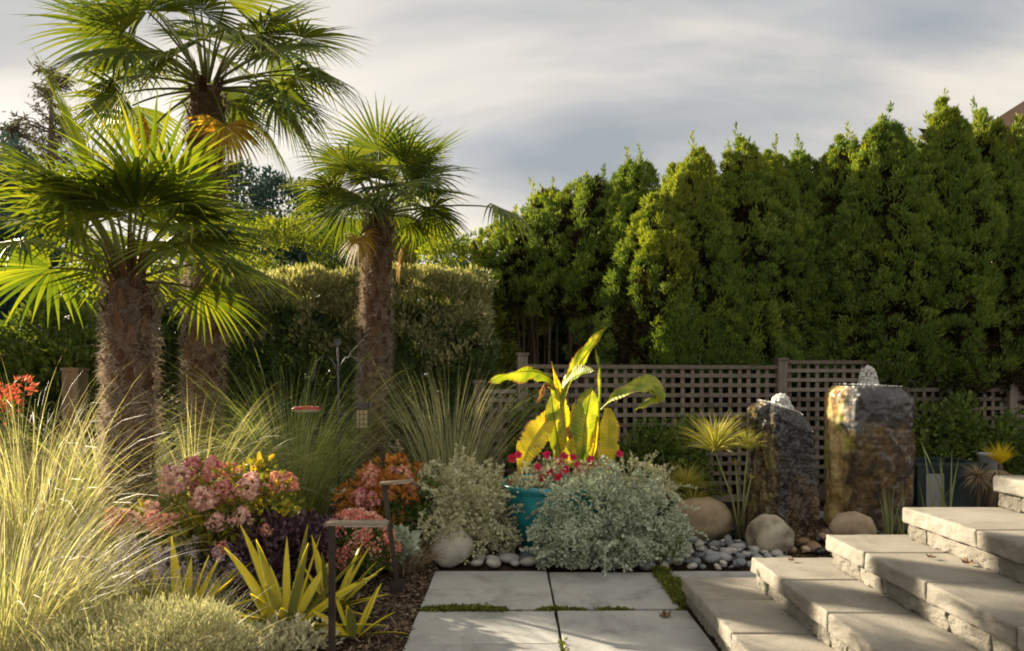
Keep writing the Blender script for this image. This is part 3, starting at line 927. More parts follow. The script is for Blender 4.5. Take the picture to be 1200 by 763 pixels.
# ------------------------------------------------------------------ thuja hedge
def thuja(px, top_y, Y, r, zb, seed, label, gold=0.0, n=900, stems=1):
    rng = np.random.default_rng(seed)
    base = G(px, Y)
    h = CAM_H + (450 - top_y) / FPX * Y
    r = r * .88
    root = thing('thuja_tree', label, 'tree', base, 'tall clipped thuja trees of the hedge behind the fence')
    tr = MB()
    for s in range(stems):
        a = rng.uniform(0, 6.28)
        o = np.array([math.cos(a), math.sin(a), 0]) * (0.0 if stems == 1 else rng.uniform(.1, .42))
        lean = np.append(rng.normal(0, 0.10, 2), 0)
        rr = 0.065 if stems == 1 else rng.uniform(.016, .034)
        zz = np.linspace(0, 1, 6)
        pts = base + o + np.stack([lean[0] * zz + rng.normal(0, .015, 6), lean[1] * zz + rng.normal(0, .015, 6), zz * (h * 0.8 if s == 0 else min(h * .75, zb + 1.2))], -1)
        tr.tube(pts, np.linspace(rr, rr * 0.35, 6), 7)
    part('trunk', tr, M['bark'], root, True)
    # crown: lumpy column with a pointed top, overhanging the fence
    N = int(n * (h - zb) / 3.6)
    t = rng.uniform(0, 1, N) ** 0.92
    th = rng.uniform(0, 2 * math.pi, N)
    frontish = rng.uniform(0, 1, N) < 0.55
    th = np.where(frontish, -math.pi / 2 - 0.25 + rng.normal(0, 0.8, N), th)
    z = zb + t * (h - zb)
    low = 0.25 + 0.75 * np.clip((z - 1.12) / 0.38, 0, 1)
    prof = r * np.minimum(1, np.clip((0.95 - t) / 0.33, 0, 1)) ** 0.75 * low + 0.04
    q3 = np.stack([np.cos(th) * 2.3, np.sin(th) * 2.3, z * 1.0], -1)
    ln_ = fbm(q3 + seed * 1.3, seed, 3)
    rad = prof * (1 + 0.40 * ln_)
    keep = (ln_ + rng.normal(0, .18, N) > -0.30) & (t < .93)
    c = base + np.stack([np.cos(th) * rad, np.sin(th) * rad, z], -1)
    o = unit(np.stack([np.cos(th), np.sin(th), 0.25 + t * 0.4], -1))
    # two to four feathery spires
    for q in range(int(rng.integers(2, 5))):
        ti = h * (1.0 if q == 0 else rng.uniform(.90, .985)) - .18
        sx = np.append(rng.normal(0, r * .12, 2) if q == 0 else rng.uniform(-.62, .62, 2) * r, 0)
        m_ = 90
        u = rng.uniform(0, 1, m_)
        hs = rng.uniform(.9, 1.4)
        a_ = rng.uniform(0, 6.283, m_)
        rs_ = .20 * (1 - u) ** .9 * rng.uniform(.5, 1.1, m_)
        c2 = base + sx + np.stack([np.cos(a_) * rs_, np.sin(a_) * rs_, ti - hs * (1 - u)], -1)
        c = np.concatenate([c, c2]); o = np.concatenate([o, unit(np.stack([np.cos(a_) * .6, np.sin(a_) * .6, np.full(m_, .8)], -1))])
        keep = np.concatenate([keep, np.ones(m_, bool)]); t = np.concatenate([t, .86 + .14 * u]); z = np.concatenate([z, c2[:, 2]])
    N2 = len(c)
    mb = MB()
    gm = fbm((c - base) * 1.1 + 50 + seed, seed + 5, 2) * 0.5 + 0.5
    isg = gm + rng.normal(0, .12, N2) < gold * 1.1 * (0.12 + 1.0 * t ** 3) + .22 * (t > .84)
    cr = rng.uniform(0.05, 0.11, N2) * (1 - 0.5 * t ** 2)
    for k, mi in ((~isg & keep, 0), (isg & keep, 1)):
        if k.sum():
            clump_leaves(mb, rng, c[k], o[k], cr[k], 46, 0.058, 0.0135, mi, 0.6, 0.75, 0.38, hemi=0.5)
    # dead brown inner sprays, coloured dark so crevice shade is painted in
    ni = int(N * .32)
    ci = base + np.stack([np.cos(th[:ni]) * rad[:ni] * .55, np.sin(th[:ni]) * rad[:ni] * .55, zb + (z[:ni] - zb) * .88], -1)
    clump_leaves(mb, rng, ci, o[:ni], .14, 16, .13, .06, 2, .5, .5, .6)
    # leader shoots at the top
    ns = 18
    ang = rng.uniform(0, 6.283, ns)
    tt = rng.uniform(0.70, 0.97, ns)
    rr = r * np.clip((1 - tt) / 0.34, 0, 1) ** 0.8 * rng.uniform(.3, 1, ns)
    bt = base + np.stack([np.cos(ang) * rr, np.sin(ang) * rr, zb + tt * (h - zb) * .93 - .1], -1)
    bt[0] = base + np.array([0, 0, h - 0.55])
    for q, b in enumerate(bt):
        ln = rng.uniform(.22, .5) if q else .55
        m_ = 70 if q else 130
        s = rng.uniform(0, 1, m_) ** 1.2
        wd = .055 * (1.05 - s)
        out = np.array([math.cos(ang[q]), math.sin(ang[q]), 0]) * .18
        p = b + out * (s * ln)[:, None] + np.stack([rng.normal(0, 1, m_) * wd, rng.normal(0, 1, m_) * wd, s * ln], -1)
        d = unit(np.stack([rng.normal(0, .4, m_), rng.normal(0, .4, m_), np.full(m_, .9)], -1))
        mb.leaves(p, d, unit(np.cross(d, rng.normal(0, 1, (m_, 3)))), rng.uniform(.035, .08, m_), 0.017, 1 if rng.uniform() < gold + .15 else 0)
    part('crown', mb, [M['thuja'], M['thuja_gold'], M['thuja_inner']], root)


TH = [
    (604, 256, 9.6, .70, 2.35, 1.0, 4, 'low rounded light green thuja at the left end of the tall hedge'),
    (644, 224, 9.3, .74, 2.45, .8, 4, 'second thuja from the left end of the hedge, above bare stems'),
    (694, 204, 8.95, .76, 2.2, .35, 4, 'thuja above bare stems between the light rounded end tree and the first spire'),
    (742, 174, 8.7, .62, .9, .35, 1, 'thuja with a narrow pointed spire left of the middle of the hedge'),
    (774, 212, 7.85, .50, .5, .55, 1, 'shorter thuja standing forward with a yellow-green tip above the banana plant'),
    (818, 159, 7.95, .60, .12, .3, 1, 'dark thuja right of the short yellow-tipped one, over the lattice fence'),
    (868, 148, 7.95, .56, .12, .3, 1, 'thuja with twin tips left of the fence post behind the shorter fountain stone'),
    (903, 163, 8.2, .5, .12, .25, 1, 'thuja right above the fence post behind the shorter fountain stone'),
    (940, 162, 8.3, .52, .12, .25, 1, 'thuja between the fence post and the tree with the sunlit left edge'),
    (992, 143, 8.05, .54, .12, .6, 1, 'thuja with a sunlit yellow-green left edge above the taller fountain stone'),
    (1034, 122, 7.8, .54, .12, .35, 1, 'tall thuja just right of the sunlit edged one, above the water plume'),
    (1066, 150, 8.6, .42, .12, .2, 1, 'slim recessed thuja in the dark gap between two taller spires'),
    (1104, 104, 7.75, .56, .12, .3, 1, 'tallest thuja spire of the hedge, right of the dark gap'),
    (1152, 116, 7.85, .56, .12, .2, 1, 'thuja with a slender leader shoot just left of the house eave'),
    (1204, 142, 7.9, .58, .12, .2, 1, 'dark thuja at the right edge below the brown house eave'),
]
for k, (px, ty, Y, r, zb, gold, stems, lab) in enumerate(TH):
    thuja(px, ty, Y, r, zb, 400 + k, lab, gold, stems=stems * (3 if stems > 1 else 1))


# ------------------------------------------------------------------ shrubs in the middle distance
def shrub(name, label, cat, px, Y, r, zc, seed, mats, n, per, L, w, power=2.0, cr=0.12, group=None, a_up=0.5, top_mat=None, front=0.4, lump=0.2, six=False, stems=6, bark='bark', upper=-0.6, inner=0.25, top_z=None):
    rng = np.random.default_rng(seed)
    base = G(px, Y)
    root = thing(name, label, cat, base, group)
    c = base + np.array([0, 0, zc])
    p, o = ellipsoid_pts(rng, n, c, r, power, front, inner, lump, seed, upper)
    if power >= 8:
        n = len(p)
        rr = np.asarray(r)
        q = rng.uniform(-1, 1, (n, 3))
        face = rng.choice(5, n, p=[.38, .27, .12, .12, .11])
        for fi, (ax_, sg) in enumerate(((1, -1), (2, 1), (0, -1), (0, 1), (1, 1))):
            q[face == fi, ax_] = sg
        o = np.zeros((n, 3))
        for fi, (ax_, sg) in enumerate(((1, -1), (2, 1), (0, -1), (0, 1), (1, 1))):
            o[face == fi, ax_] = sg
        o = unit(o + .35 * q)
        p = c + q * rr + o * (fbm(q * rr * 2.2 + seed, seed, 2) * .09)[:, None]
    p[:, 2] = np.maximum(p[:, 2], 0.04)
    mb = MB()
    pin = c + (p - c) * .6
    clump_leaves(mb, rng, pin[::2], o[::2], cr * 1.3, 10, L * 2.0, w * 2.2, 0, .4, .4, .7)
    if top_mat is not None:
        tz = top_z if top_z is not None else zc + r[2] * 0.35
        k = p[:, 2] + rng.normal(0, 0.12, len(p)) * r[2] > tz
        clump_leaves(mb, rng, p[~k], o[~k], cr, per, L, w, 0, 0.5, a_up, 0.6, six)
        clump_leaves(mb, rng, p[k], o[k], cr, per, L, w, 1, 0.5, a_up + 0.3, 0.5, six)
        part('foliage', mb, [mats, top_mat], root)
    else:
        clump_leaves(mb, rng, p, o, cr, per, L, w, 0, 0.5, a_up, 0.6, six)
        part('foliage', mb, mats, root)
    tips = p[rng.integers(0, len(p), stems)]
    br = branches(rng, base, base + (tips - base) * 0.85, 0.02 * max(r))
    part('stem', br, M[bark], root, True, kind='stuff')
    return root


HG = 'pale leaved shrubs of the low hedge'  # pale tops over dark lower leaves put sun and shade into leaf colour
shrub('hedge_shrub', 'pale green hedge shrub behind the tall palm trunk, left end of the low hedge', 'shrub', 225, 8.5, (.98, .45, 1.22), 1.3, 31, M['hedge_dark'], 420, 50, .08, .03, 9, .13, HG, .8, M['hedge_lit_pale'], top_z=1.95, lump=.05)
shrub('hedge_shrub', 'pale green hedge shrub behind the bird feeder pole', 'shrub', 355, 8.5, (.74, .45, 1.18), 1.3, 32, M['hedge_dark'], 420, 50, .08, .03, 9, .13, HG, .8, M['hedge_lit_pale'], top_z=1.9, lump=.05)
shrub('hedge_shrub', 'pale green hedge shrub right of the slender single palm trunk', 'shrub', 490, 8.5, (.80, .45, 1.23), 1.3, 33, M['hedge_dark'], 420, 50, .08, .03, 9, .13, HG, .8, M['hedge_lit_pale'], top_z=1.75, lump=.05)
HU = 'dark evergreen shrubs behind the bare hedge stems'
for px_, sd_, lb_ in ((600, 47, 'dark evergreen undergrowth behind the leftmost bare stems'), (668, 48, 'dark evergreen undergrowth behind the bare stems above the banana leaf'), (745, 49, 'dark evergreen undergrowth behind the pointed spire')):
    shrub('evergreen_shrub', lb_, 'shrub', px_, 11.3, (.75, .5, 1.6), 1.5, sd_, M['hedge_dark'], 260, 50, .11, .055, 4, .17, HU, .4, lump=.15)
HGG = 'golden clipped shrubs beyond the low hedge'
shrub('clipped_shrub', 'golden clipped shrub seen between the two rear palm trunks', 'shrub', 372, 11.5, (1.05, .8, 1.85), 1.9, 34, M['hedge_dark'], 420, 45, .08, .03, 8, .16, HGG, .6, M['hedge_gold'], top_z=3.2, lump=.1)
shrub('clipped_shrub', 'dark clipped shrub just right of the slender palm trunk', 'shrub', 480, 11.3, (.65, .8, 1.85), 1.85, 35, M['hedge_dark'], 300, 45, .08, .03, 8, .16, HGG, .6, M['hedge_gold'], top_z=3.4, lump=.1)
shrub('clipped_shrub', 'low golden clipped shrub behind the drooping leaves of the front palm', 'shrub', 290, 11.8, (.6, .8, 1.65), 1.7, 36, M['hedge_dark'], 200, 45, .08, .035, 3.5, .16, HGG, .6, M['hedge_gold'], top_z=2.9, lump=.1)
shrub('leafy_shrub', 'light yellow-green shrub between the slender palm and the tall hedge', 'shrub', 548, 9.6, (.62, .6, 1.55), 1.6, 37, M['thuja_gold'], 240, 50, .08, .035, 2.5, .15, None, .4, lump=.3)
shrub('blue_conifer', 'dark blue-green conifer far behind the hedge between the palms', 'tree', 322, 16.0, (1.6, 1.2, 3.0), 3.0, 38, M['conifer'], 420, 50, .16, .05, 2.2, .3, None, .2, lump=.35)
shrub('leafy_shrub', 'green and bronze shrub left of the front palm trunk, behind the short post', 'shrub', 66, 7.2, (.62, .55, .95), 1.0, 39, M['green_leaf'], 260, 50, .085, .04, 2.3, .15, None, .4, M['hyd_leaf'], lump=.3, top_z=2.3)
shrub('leafy_tree', 'hazy blue-green tree at the left edge of the photo', 'tree', -25, 10.0, (.95, .8, 2.2), 2.2, 40, M['conifer'], 300, 50, .12, .05, 2.3, .2, None, .2, lump=.3)
shrub('leafy_shrub', 'dark green shrub between the front and the tall palm trunks', 'shrub', 168, 8.9, (.9, .6, 1.15), 1.2, 46, M['hedge_dark'], 280, 50, .085, .04, 2.6, .15, None, .4, lump=.25)
shrub('flowering_shrub', 'red-orange flowering shrub at the left edge of the bed', 'plant', 0, 5.6, (.22, .2, .62), .75, 41, M['green_leaf'], 60, 40, .05, .02, 2.2, .09, None, .4, M['orange'], lump=.3, top_z=1.08)
shrub('creeping_shrub', 'dark leafy climber growing against the right lattice below the hedge', 'plant', 1135, 7.25, (.75, .2, .5), .5, 42, M['green_leaf'], 150, 26, .06, .035, 2.2, .11, None, .3, lump=.4)
shrub('creeping_shrub', 'small dark leafy plant at the foot of the lattice behind the papyrus', 'plant', 772, 6.7, (.5, .2, .42), .42, 43, M['green_leaf'], 110, 24, .06, .03, 2.2, .11, None, .3, lump=.4)
shrub('creeping_shrub', 'small dark leafy climber on the fence post left of the banana plant', 'plant', 622, 6.75, (.16, .1, .4), .72, 44, M['green_leaf'], 40, 22, .05, .028, 2.2, .1, None, .3, lump=.4)


def far_conifer(px, Y, h, spread, seed, label):
    rng = np.random.default_rng(seed)
    base = G(px, Y)
    root = thing('conifer_tree', label, 'tree', base, 'tall drooping conifers beyond the garden')
    part('trunk', MB().tube([base, base + [0, 0, h * .5], base + [0, 0, h]], [.28, .16, .02], 8), M['bark'], root, True)
    mb = MB()
    bm = MB()
    for k in range(70):
        t = rng.uniform(0.2, 1) ** 0.8
        a = rng.uniform(0, 6.28)
        ln = spread * (1 - t) ** 0.75 * rng.uniform(.6, 1.1) + .25
        z0 = h * t
        s = np.linspace(0, 1, 6)
        hd = np.array([math.cos(a), math.sin(a), 0])
        path = base + hd * (s * ln)[:, None] + np.stack([s * 0, s * 0, z0 + ln * (0.35 * s - 0.05 * s ** 2)], -1)
        bm.tube(path, np.linspace(.03, .008, 6), 4)
        m_ = int(110 * (0.3 + ln / spread))
        q = rng.uniform(0.1, 1, m_)
        p = base + hd * (q * ln)[:, None] + np.stack([q * 0, q * 0, z0 + ln * (0.35 * q - 0.05 * q ** 2)], -1) + rng.normal(0, .07, (m_, 3))
        d = unit(hd * .5 + rng.normal(0, .5, (m_, 3)) + np.array([0, 0, -.25]))
        mb.leaves(p, d, unit(np.cross(d, rng.normal(0, 1, (m_, 3)))), rng.uniform(.12, .28, m_), .045)
    part('branch', bm, M['bark'], root)
    part('crown', mb, M['larch'], root)


far_conifer(60, 20.0, 10.6, 2.6, 51, 'tall thin conifer spire rising behind the front palm at the left')
far_conifer(14, 19.0, 8.4, 2.2, 52, 'smaller conifer at the left edge beside the tall thin spire')


# ------------------------------------------------------------------ houses beyond
def build_houses():
    # gable corner at the top right
    base = np.array([9.35, 13.2, 0])
    root = thing('house', 'house with brown eave and pink-tan gable rising behind the hedge at the right', 'house', base)
    z0, sl = 6.62, 0.62
    root.rotation_euler = (0, 0, R_(-20))
    prof = [(9.65, 0.0), (9.65, z0 - 0.15), (13.2, z0 - 0.15 + 3.55 * sl), (16.75, z0 - 0.15), (16.75, 0)]
    V = [(x, y, z) for y in (13.5, 20.0) for x, z in prof]
    w = MB().add(V, [[0, 1, 6, 5], [1, 2, 7, 6], [2, 3, 8, 7], [3, 4, 9, 8]])
    w.add(V, [[4, 3, 2, 1, 0], [5, 6, 7, 8, 9]])
    wall = part('wall', w, M['wall_tan'], root)
    def slope(x0, x1, zA, zB, y0, y1, th):
        V = [(x, y, z + d) for d in (0, th) for (x, z) in ((x0, zA), (x1, zB)) for y in (y0, y1)]
        return MB().add(V, [[0, 1, 3, 2], [4, 6, 7, 5], [0, 4, 5, 1], [2, 3, 7, 6], [0, 2, 6, 4], [1, 5, 7, 3]])
    rf = part('roof', slope(9.15, 13.2, z0 - .45, z0 - .45 + 4.05 * sl, 13.0, 20.2, .10), M['roof_grey'], root)
    part('roof', slope(13.2, 17.25, z0 - .45 + 4.05 * sl, z0 - .45, 13.0, 20.2, .10), M['roof_grey'], root)
    part('fascia', slope(9.15, 13.2, z0 - .66, z0 - .66 + 4.05 * sl, 12.955, 12.99, .30), M['fascia'], rf)
    part('fascia', slope(13.2, 17.25, z0 - .66 + 4.05 * sl, z0 - .66, 12.955, 12.99, .30), M['fascia'], rf)
    part('trim_board', slope(9.5, 13.2, z0 - .62, z0 - .62 + 3.7 * sl, 13.40, 13.47, .16), M['frame_wood'], wall)
    wf = part('window', MB().box((13.2, 13.47, 6.6), (1.3, 0.08, 1.1)), M['frame_wood'], root)
    part('pane', MB().box((13.2, 13.42, 6.6), (1.1, 0.03, 0.9)), M['glass'], wf)
    # low olive house between the palms
    base = np.array([-5.4, 19, 0])
    root = thing('house', 'olive coloured house wall with a pale flat roof edge glimpsed between the palms', 'house', base)
    part('wall', MB().box((-4.9, 21, 2.85), (3.4, 4, 5.7)), M['wall_olive'], root)
    rr = part('roof', MB().box((-4.5, 21, 5.76), (4.9, 4.6, 0.10)), M['roof_grey'], root)
    part('fascia', MB().box((-4.5, 18.68, 5.72), (4.9, 0.03, 0.20)), M['frame_wood'], rr)
    wf = part('window', MB().box((-4.2, 18.98, 4.4), (0.9, 0.06, 1.0)), M['frame_wood'], root)
    part('pane', MB().box((-4.2, 18.94, 4.4), (0.76, 0.03, 0.86)), M['glass'], wf)


build_houses()


# ------------------------------------------------------------------ fan palms
def frond(rng, base, az, el, Lp, R, bt, roll, droop, spread=2.45, nseg=42, sag=0.35):
    mb = MB()
    hd = np.array([math.cos(az), math.sin(az), 0.0])
    up = np.array([0, 0, 1.0])
    n = 7
    t = np.linspace(0, 1, n)
    e = el - sag * t ** 1.5
    D = np.cos(e)[:, None] * hd + np.sin(e)[:, None] * up
    pts = np.zeros((n, 3))
    pts[1:] = np.cumsum((D[1:] + D[:-1]) / 2 * Lp / (n - 1), 0)
    pts += base
    mb.tube(pts, np.linspace(0.013, 0.007, n), 5, 0)
    e2 = el - sag - bt
    X = math.cos(e2) * hd + math.sin(e2) * up
    Sd = np.array([-math.sin(az), math.cos(az), 0.0])
    Nn = np.cross(X, Sd)
    Sd, Nn = Sd * math.cos(roll) + Nn * math.sin(roll), Nn * math.cos(roll) - Sd * math.sin(roll)
    phi = np.linspace(-spread, spread, nseg) + rng.normal(0, 0.012, nseg)
    Rk = R * (0.74 + 0.26 * np.cos(phi * 0.55)) * rng.uniform(.93, 1.05, nseg)
    dl = spread / nseg
    rs = np.array([0.03, 0.2, 0.36, 0.5, 0.64, 0.78, 0.9, 1.0])
    dirs = np.cos(phi)[:, None] * X + np.sin(phi)[:, None] * Sd - Nn * (-0.10 + 0.10 * np.abs(np.sin(phi)))[:, None]
    perp = -np.sin(phi)[:, None] * X + np.cos(phi)[:, None] * Sd
    dk = droop * rng.uniform(0.5, 1.5, nseg)
    pos = np.zeros((nseg, len(rs), 3))
    cur = pts[-1] + dirs * (rs[0] * Rk)[:, None]
    pos[:, 0] = cur
    for i in range(1, len(rs)):
        f = max(0.0, (rs[i] - 0.30) / 0.70) ** 1.2
        d = unit(dirs + np.array([0, 0, -1.0]) * (dk * f)[:, None])
        cur = cur + d * ((rs[i] - rs[i - 1]) * Rk)[:, None]
        pos[:, i] = cur
    hw = np.where(rs[None, :] <= 0.42, rs[None, :] * Rk[:, None] * math.tan(dl), 0.42 * Rk[:, None] * math.tan(dl) * np.clip(1 - (np.maximum(rs[None, :] - 0.42, 0) / 0.58) ** 1.0, 0.06, 1))
    W = hw[..., None]
    ridge = Nn * (0.42 * W)
    V = np.stack([pos - perp[:, None, :] * W * 1.03, pos + ridge, pos + perp[:, None, :] * W * 1.03], 2)
    c = 3
    b = (np.arange(nseg) * len(rs) * c)[:, None, None]
    i = (np.arange(len(rs) - 1) * c)[None, :, None]
    j = np.arange(2)[None, None, :]
    q = b + i + j
    mb.add(V, np.stack([q, q + 1, q + c + 1, q + c], -1).reshape(-1, 4), 1)
    return mb


def palm(base, h, r, seed, label, nfr, Lp, R, leafmat, fibre_n, custom=(), lean=(0, 0), yellow=3, rtop=None, slack=1.0, clear_front=False, el_hi=82, el_lo=-35):
    rng = np.random.default_rng(seed)
    base = np.asarray(base, float)
    root = thing('fan_palm', label, 'palm tree', base, 'windmill palms with fibrous trunks')
    lean = np.array([lean[0], lean[1], 0.0])
    rtop = rtop or r * 0.95
    # trunk
    nz, ns = 46, 28
    t = np.linspace(0, 1, nz)
    a = np.linspace(0, 2 * math.pi, ns, endpoint=False)
    rad = (r + (rtop - r) * t)[:, None] * np.ones(ns)[None, :]
    ctr = base + t[:, None] * (lean + np.array([0, 0, h]))
    dirv = np.stack([np.cos(a), np.sin(a), np.zeros(ns)], -1)
    ring = np.stack([np.repeat(t[:, None] * h, ns, 1)], -1)
    nn = np.stack([np.cos(a)[None, :] * 2 + 0 * ring[..., 0], np.sin(a)[None, :] * 2 + 0 * ring[..., 0], ring[..., 0] * 5], -1)
    rad = rad * (0.90 + 0.10 * fbm(nn * 1.6, seed, 3)) * (1 - 0.35 * np.clip((t[:, None] - 0.96) / 0.04, 0, 1))
    V = ctr[:, None, :] + dirv[None] * rad[..., None]
    tb = MB()
    i = np.arange(nz - 1)[:, None] * ns
    j = np.arange(ns)[None, :]
    k = (j + 1) % ns
    tb.add(V, np.stack([i + j, i + k, i + ns + k, i + ns + j], -1).reshape(-1, 4))
    tb.f.append((np.array([np.arange(ns) + (nz - 1) * ns]), 0))
    trunk = part('trunk', tb, M['palm_trunk'], root, True)
    # old leaf bases in spirals
    nb = int(h * 55)
    kk = np.arange(nb)
    za = kk / nb * h
    aa = kk * 2.399 + rng.normal(0, .15, nb)
    rr = (r + (rtop - r) * za / h) * 0.93
    pb = base + np.stack([np.cos(aa) * rr, np.sin(aa) * rr, za], -1) + (za / h)[:, None] * lean
    lb = MB()
    lb.ribbons(pb, aa, np.full(nb, .12) + rng.normal(0, .08, nb), np.full(nb, .75) + rng.normal(0, .2, nb), rng.uniform(.09, .15, nb), rng.uniform(.045, .07, nb), 3, 1.5, 0.0, 0, lambda q: np.array([1, .85, .6, .35]), fold=0.3)
    part('leaf_base', lb, M['leaf_base'], trunk, kind='stuff')
    # shaggy fibre
    n = fibre_n
    za = rng.uniform(0, 1, n) * h
    aa = rng.uniform(0, 6.283, n)
    clus = vnoise(np.stack([np.cos(aa) * 3, np.sin(aa) * 3, za * 9], -1), seed + 3)
    kp = clus + rng.normal(0, .2, n) > -0.12
    za, aa, n = za[kp], aa[kp], int(kp.sum())
    rr = (r + (rtop - r) * za / h) * rng.uniform(.90, 1.0, n)
    pb = base + np.stack([np.cos(aa) * rr, np.sin(aa) * rr, za], -1) + (za / h)[:, None] * lean
    fb = MB()
    az2 = aa + rng.normal(0, .9, n)
    down = rng.uniform(0, 1, n) < 0.62
    th0 = np.where(down, rng.uniform(1.0, 2.2, n), rng.uniform(.3, 1.3, n))
    th1 = np.where(down, rng.uniform(2.2, 3.3, n), rng.uniform(.6, 2.4, n))
    fb.ribbons(pb, az2, th0, th1, rng.uniform(.035, .105, n), rng.uniform(.0022, .0055, n), 3, 1.0, rng.uniform(0, 3, n))
    part('fibre', fb, M['palm_fibre'], trunk, kind='stuff')
    # fronds
    top = base + lean + np.array([0, 0, h])
    specs = []
    for q in range(nfr):
        f = (q + 0.5) / nfr
        el = R_(el_hi + (el_lo - el_hi) * f ** 0.85) + rng.normal(0, .08)
        az = q * 2.399 + rng.normal(0, .2)
        specs.append((az, el, Lp * rng.uniform(.75, 1.1), R * rng.uniform(.85, 1.08), rng.uniform(.25, .8) * slack, rng.normal(0, .35), (rng.uniform(.25, .7) + .5 * f) * slack, 0))
    for q in range(yellow):
        az = q * 2.399 * 1.7 + seed
        specs.append((az, R_(rng.uniform(-55, -25)), Lp * .8, R * .62, .5, rng.normal(0, .3), 1.3, 1))
    if clear_front:      # the side facing the path has lost its lower fronds
        specs = [(a_, max(e_, R_(64)) if abs((a_ + math.pi / 2 + math.pi) % (2 * math.pi) - math.pi) < R_(48) else e_) + tuple(rest) for (a_, e_, *rest) in specs]
    specs += list(custom)
    for (az, el, lp, rr_, bt, roll, dr, yl) in specs:
        b = top + np.array([math.cos(az) * rtop * .45, math.sin(az) * rtop * .45, -0.02 + .12 * max(0, math.sin(el))])
        mb = frond(rng, b, az, el, lp, rr_, bt, roll, dr, spread=rng.uniform(1.65, 2.3), nseg=int(rng.integers(28, 38)))
        part('frond', mb, [M['petiole'], M['palm_yellow'] if yl else leafmat], root, label='yellowed hanging frond' if yl else None)
    # bud spears and fibrous boot at the crown base
    sp = MB()
    nsp = 26
    aa = rng.uniform(0, 6.28, nsp)
    sp.ribbons(top + np.stack([np.cos(aa) * rtop * .5, np.sin(aa) * rtop * .5, np.full(nsp, -.1)], -1), aa, rng.uniform(.05, .3, nsp), rng.uniform(.2, .9, nsp), rng.uniform(.2, .5, nsp), rng.uniform(.02, .035, nsp), 4, 1.2, 0.0, 0, None, fold=.4)
    part('crown_shaft', sp, M['leaf_base'], root, kind='stuff')
    return root


D = math.radians
# custom fronds: azimuth (0 = +X right, 90 = away), elevation, petiole, radius, blade tilt, roll, droop, yellow
palm(G(152, 4.6), 2.0, .130, 61, 'thick shaggy trunked palm in front at the left, with big sunlit fans', 19, .50, .64, M['palm_leaf'], 17000,
     custom=[(D(200), D(84), .58, .80, .05, 0.2, .10, 0), (D(120), D(70), .5, .72, .1, .5, .15, 0), (D(-40), D(68), .5, .7, .15, -.3, .2, 0), (D(20), D(52), .52, .66, .35, .1, .35, 0), (D(-20), D(38), .55, .62, .45, .2, .6, 0),
             (D(185), D(40), .6, .66, .3, -.1, .4, 0), (D(160), D(60), .55, .68, .2, .2, .25, 0),
             (D(220), D(25), .55, .6, .5, -.2, .7, 0), (D(10), D(20), .55, .6, .4, .3, .8, 0)],
     yellow=0, slack=.8, clear_front=True, rtop=.15, el_hi=82, el_lo=10)
palm(G(235, 6.0), 3.9, .162, 62, 'tallest palm, its dark crown cut by the top edge of the photo', 27, .70, .70, M['palm_shaded'], 16000,
     custom=[(D(175), D(42), .85, .72, .25, .1, .25, 0), (D(165), D(28), .8, .66, .3, -.2, .5, 0), (D(5), D(38), .85, .66, .3, .1, .4, 0),
             (D(0), D(18), .85, .62, .4, .1, .8, 0), (D(-10), D(2), .7, .6, .5, .2, 1.2, 0), (D(60), D(65), .6, .66, .2, 0, .3, 0), (D(110), D(70), .6, .66, .2, 0, .3, 0)],
     lean=(.06, 0), yellow=2, slack=.8, rtop=.15, el_hi=80, el_lo=-4)
palm(G(433, 7.1), 3.06, .165, 63, 'slender single palm in the middle with an even fibrous trunk', 25, .48, .60, M['palm_shaded'], 15000,
     custom=[(D(70), D(78), .55, .72, .12, .5, .12, 0), (D(110), D(72), .52, .70, .1, .2, .15, 0), (D(25), D(62), .58, .70, .15, -.2, .2, 0), (D(15), D(35), .5, .58, .3, .1, .35, 0), (D(-5), D(10), 1.2, .60, .3, .1, 2.8, 0),
             (D(170), D(42), .45, .58, .3, 0, .5, 0), (D(-80), D(40), .3, .52, .8, .2, .7, 0)],
     lean=(.10, 0), yellow=2, slack=.75, rtop=.14, el_hi=82, el_lo=8)


# ------------------------------------------------------------------ ornamental grasses
def grass(px, Y, L, n, seed, label, mat, dry=0.12, spread=(0.05, 0.9), tip=(1.2, 2.4), w=(.004, .009), rad=0.12, bias=None, z0=0.0):
    rng = np.random.default_rng(seed)
    base = G(px, Y, z0)
    root = thing('ornamental_grass', label, 'grass', base, 'clumps of tall arching ornamental grass')
    for nm, m_, cnt in (('foliage', mat, int(n * (1 - dry))), ('dry_foliage', M['grass_dry'], int(n * dry))):
        az = rng.uniform(0, 6.283, cnt)
        if bias is not None:
            k = rng.uniform(0, 1, cnt) < bias[1]
            az = np.where(k, bias[0] + rng.normal(0, .7, cnt), az)
        rr = rad * np.sqrt(rng.uniform(0, 1, cnt))
        b = base + np.stack([np.cos(az) * rr, np.sin(az) * rr, np.zeros(cnt)], -1)
        th0 = rng.uniform(spread[0], spread[1], cnt) ** 1.0
        th1 = th0 + rng.uniform(tip[0], tip[1], cnt) * rng.uniform(.45, 1, cnt)
        mb = MB().ribbons(b, az + rng.normal(0, .25, cnt), th0, np.minimum(th1, 2.9), rng.uniform(L * .55, L * 1.05, cnt), rng.uniform(w[0], w[1], cnt), 9, 1.9, rng.uniform(-.8, .8, cnt))
        part(nm, mb, m_, root, kind='stuff')


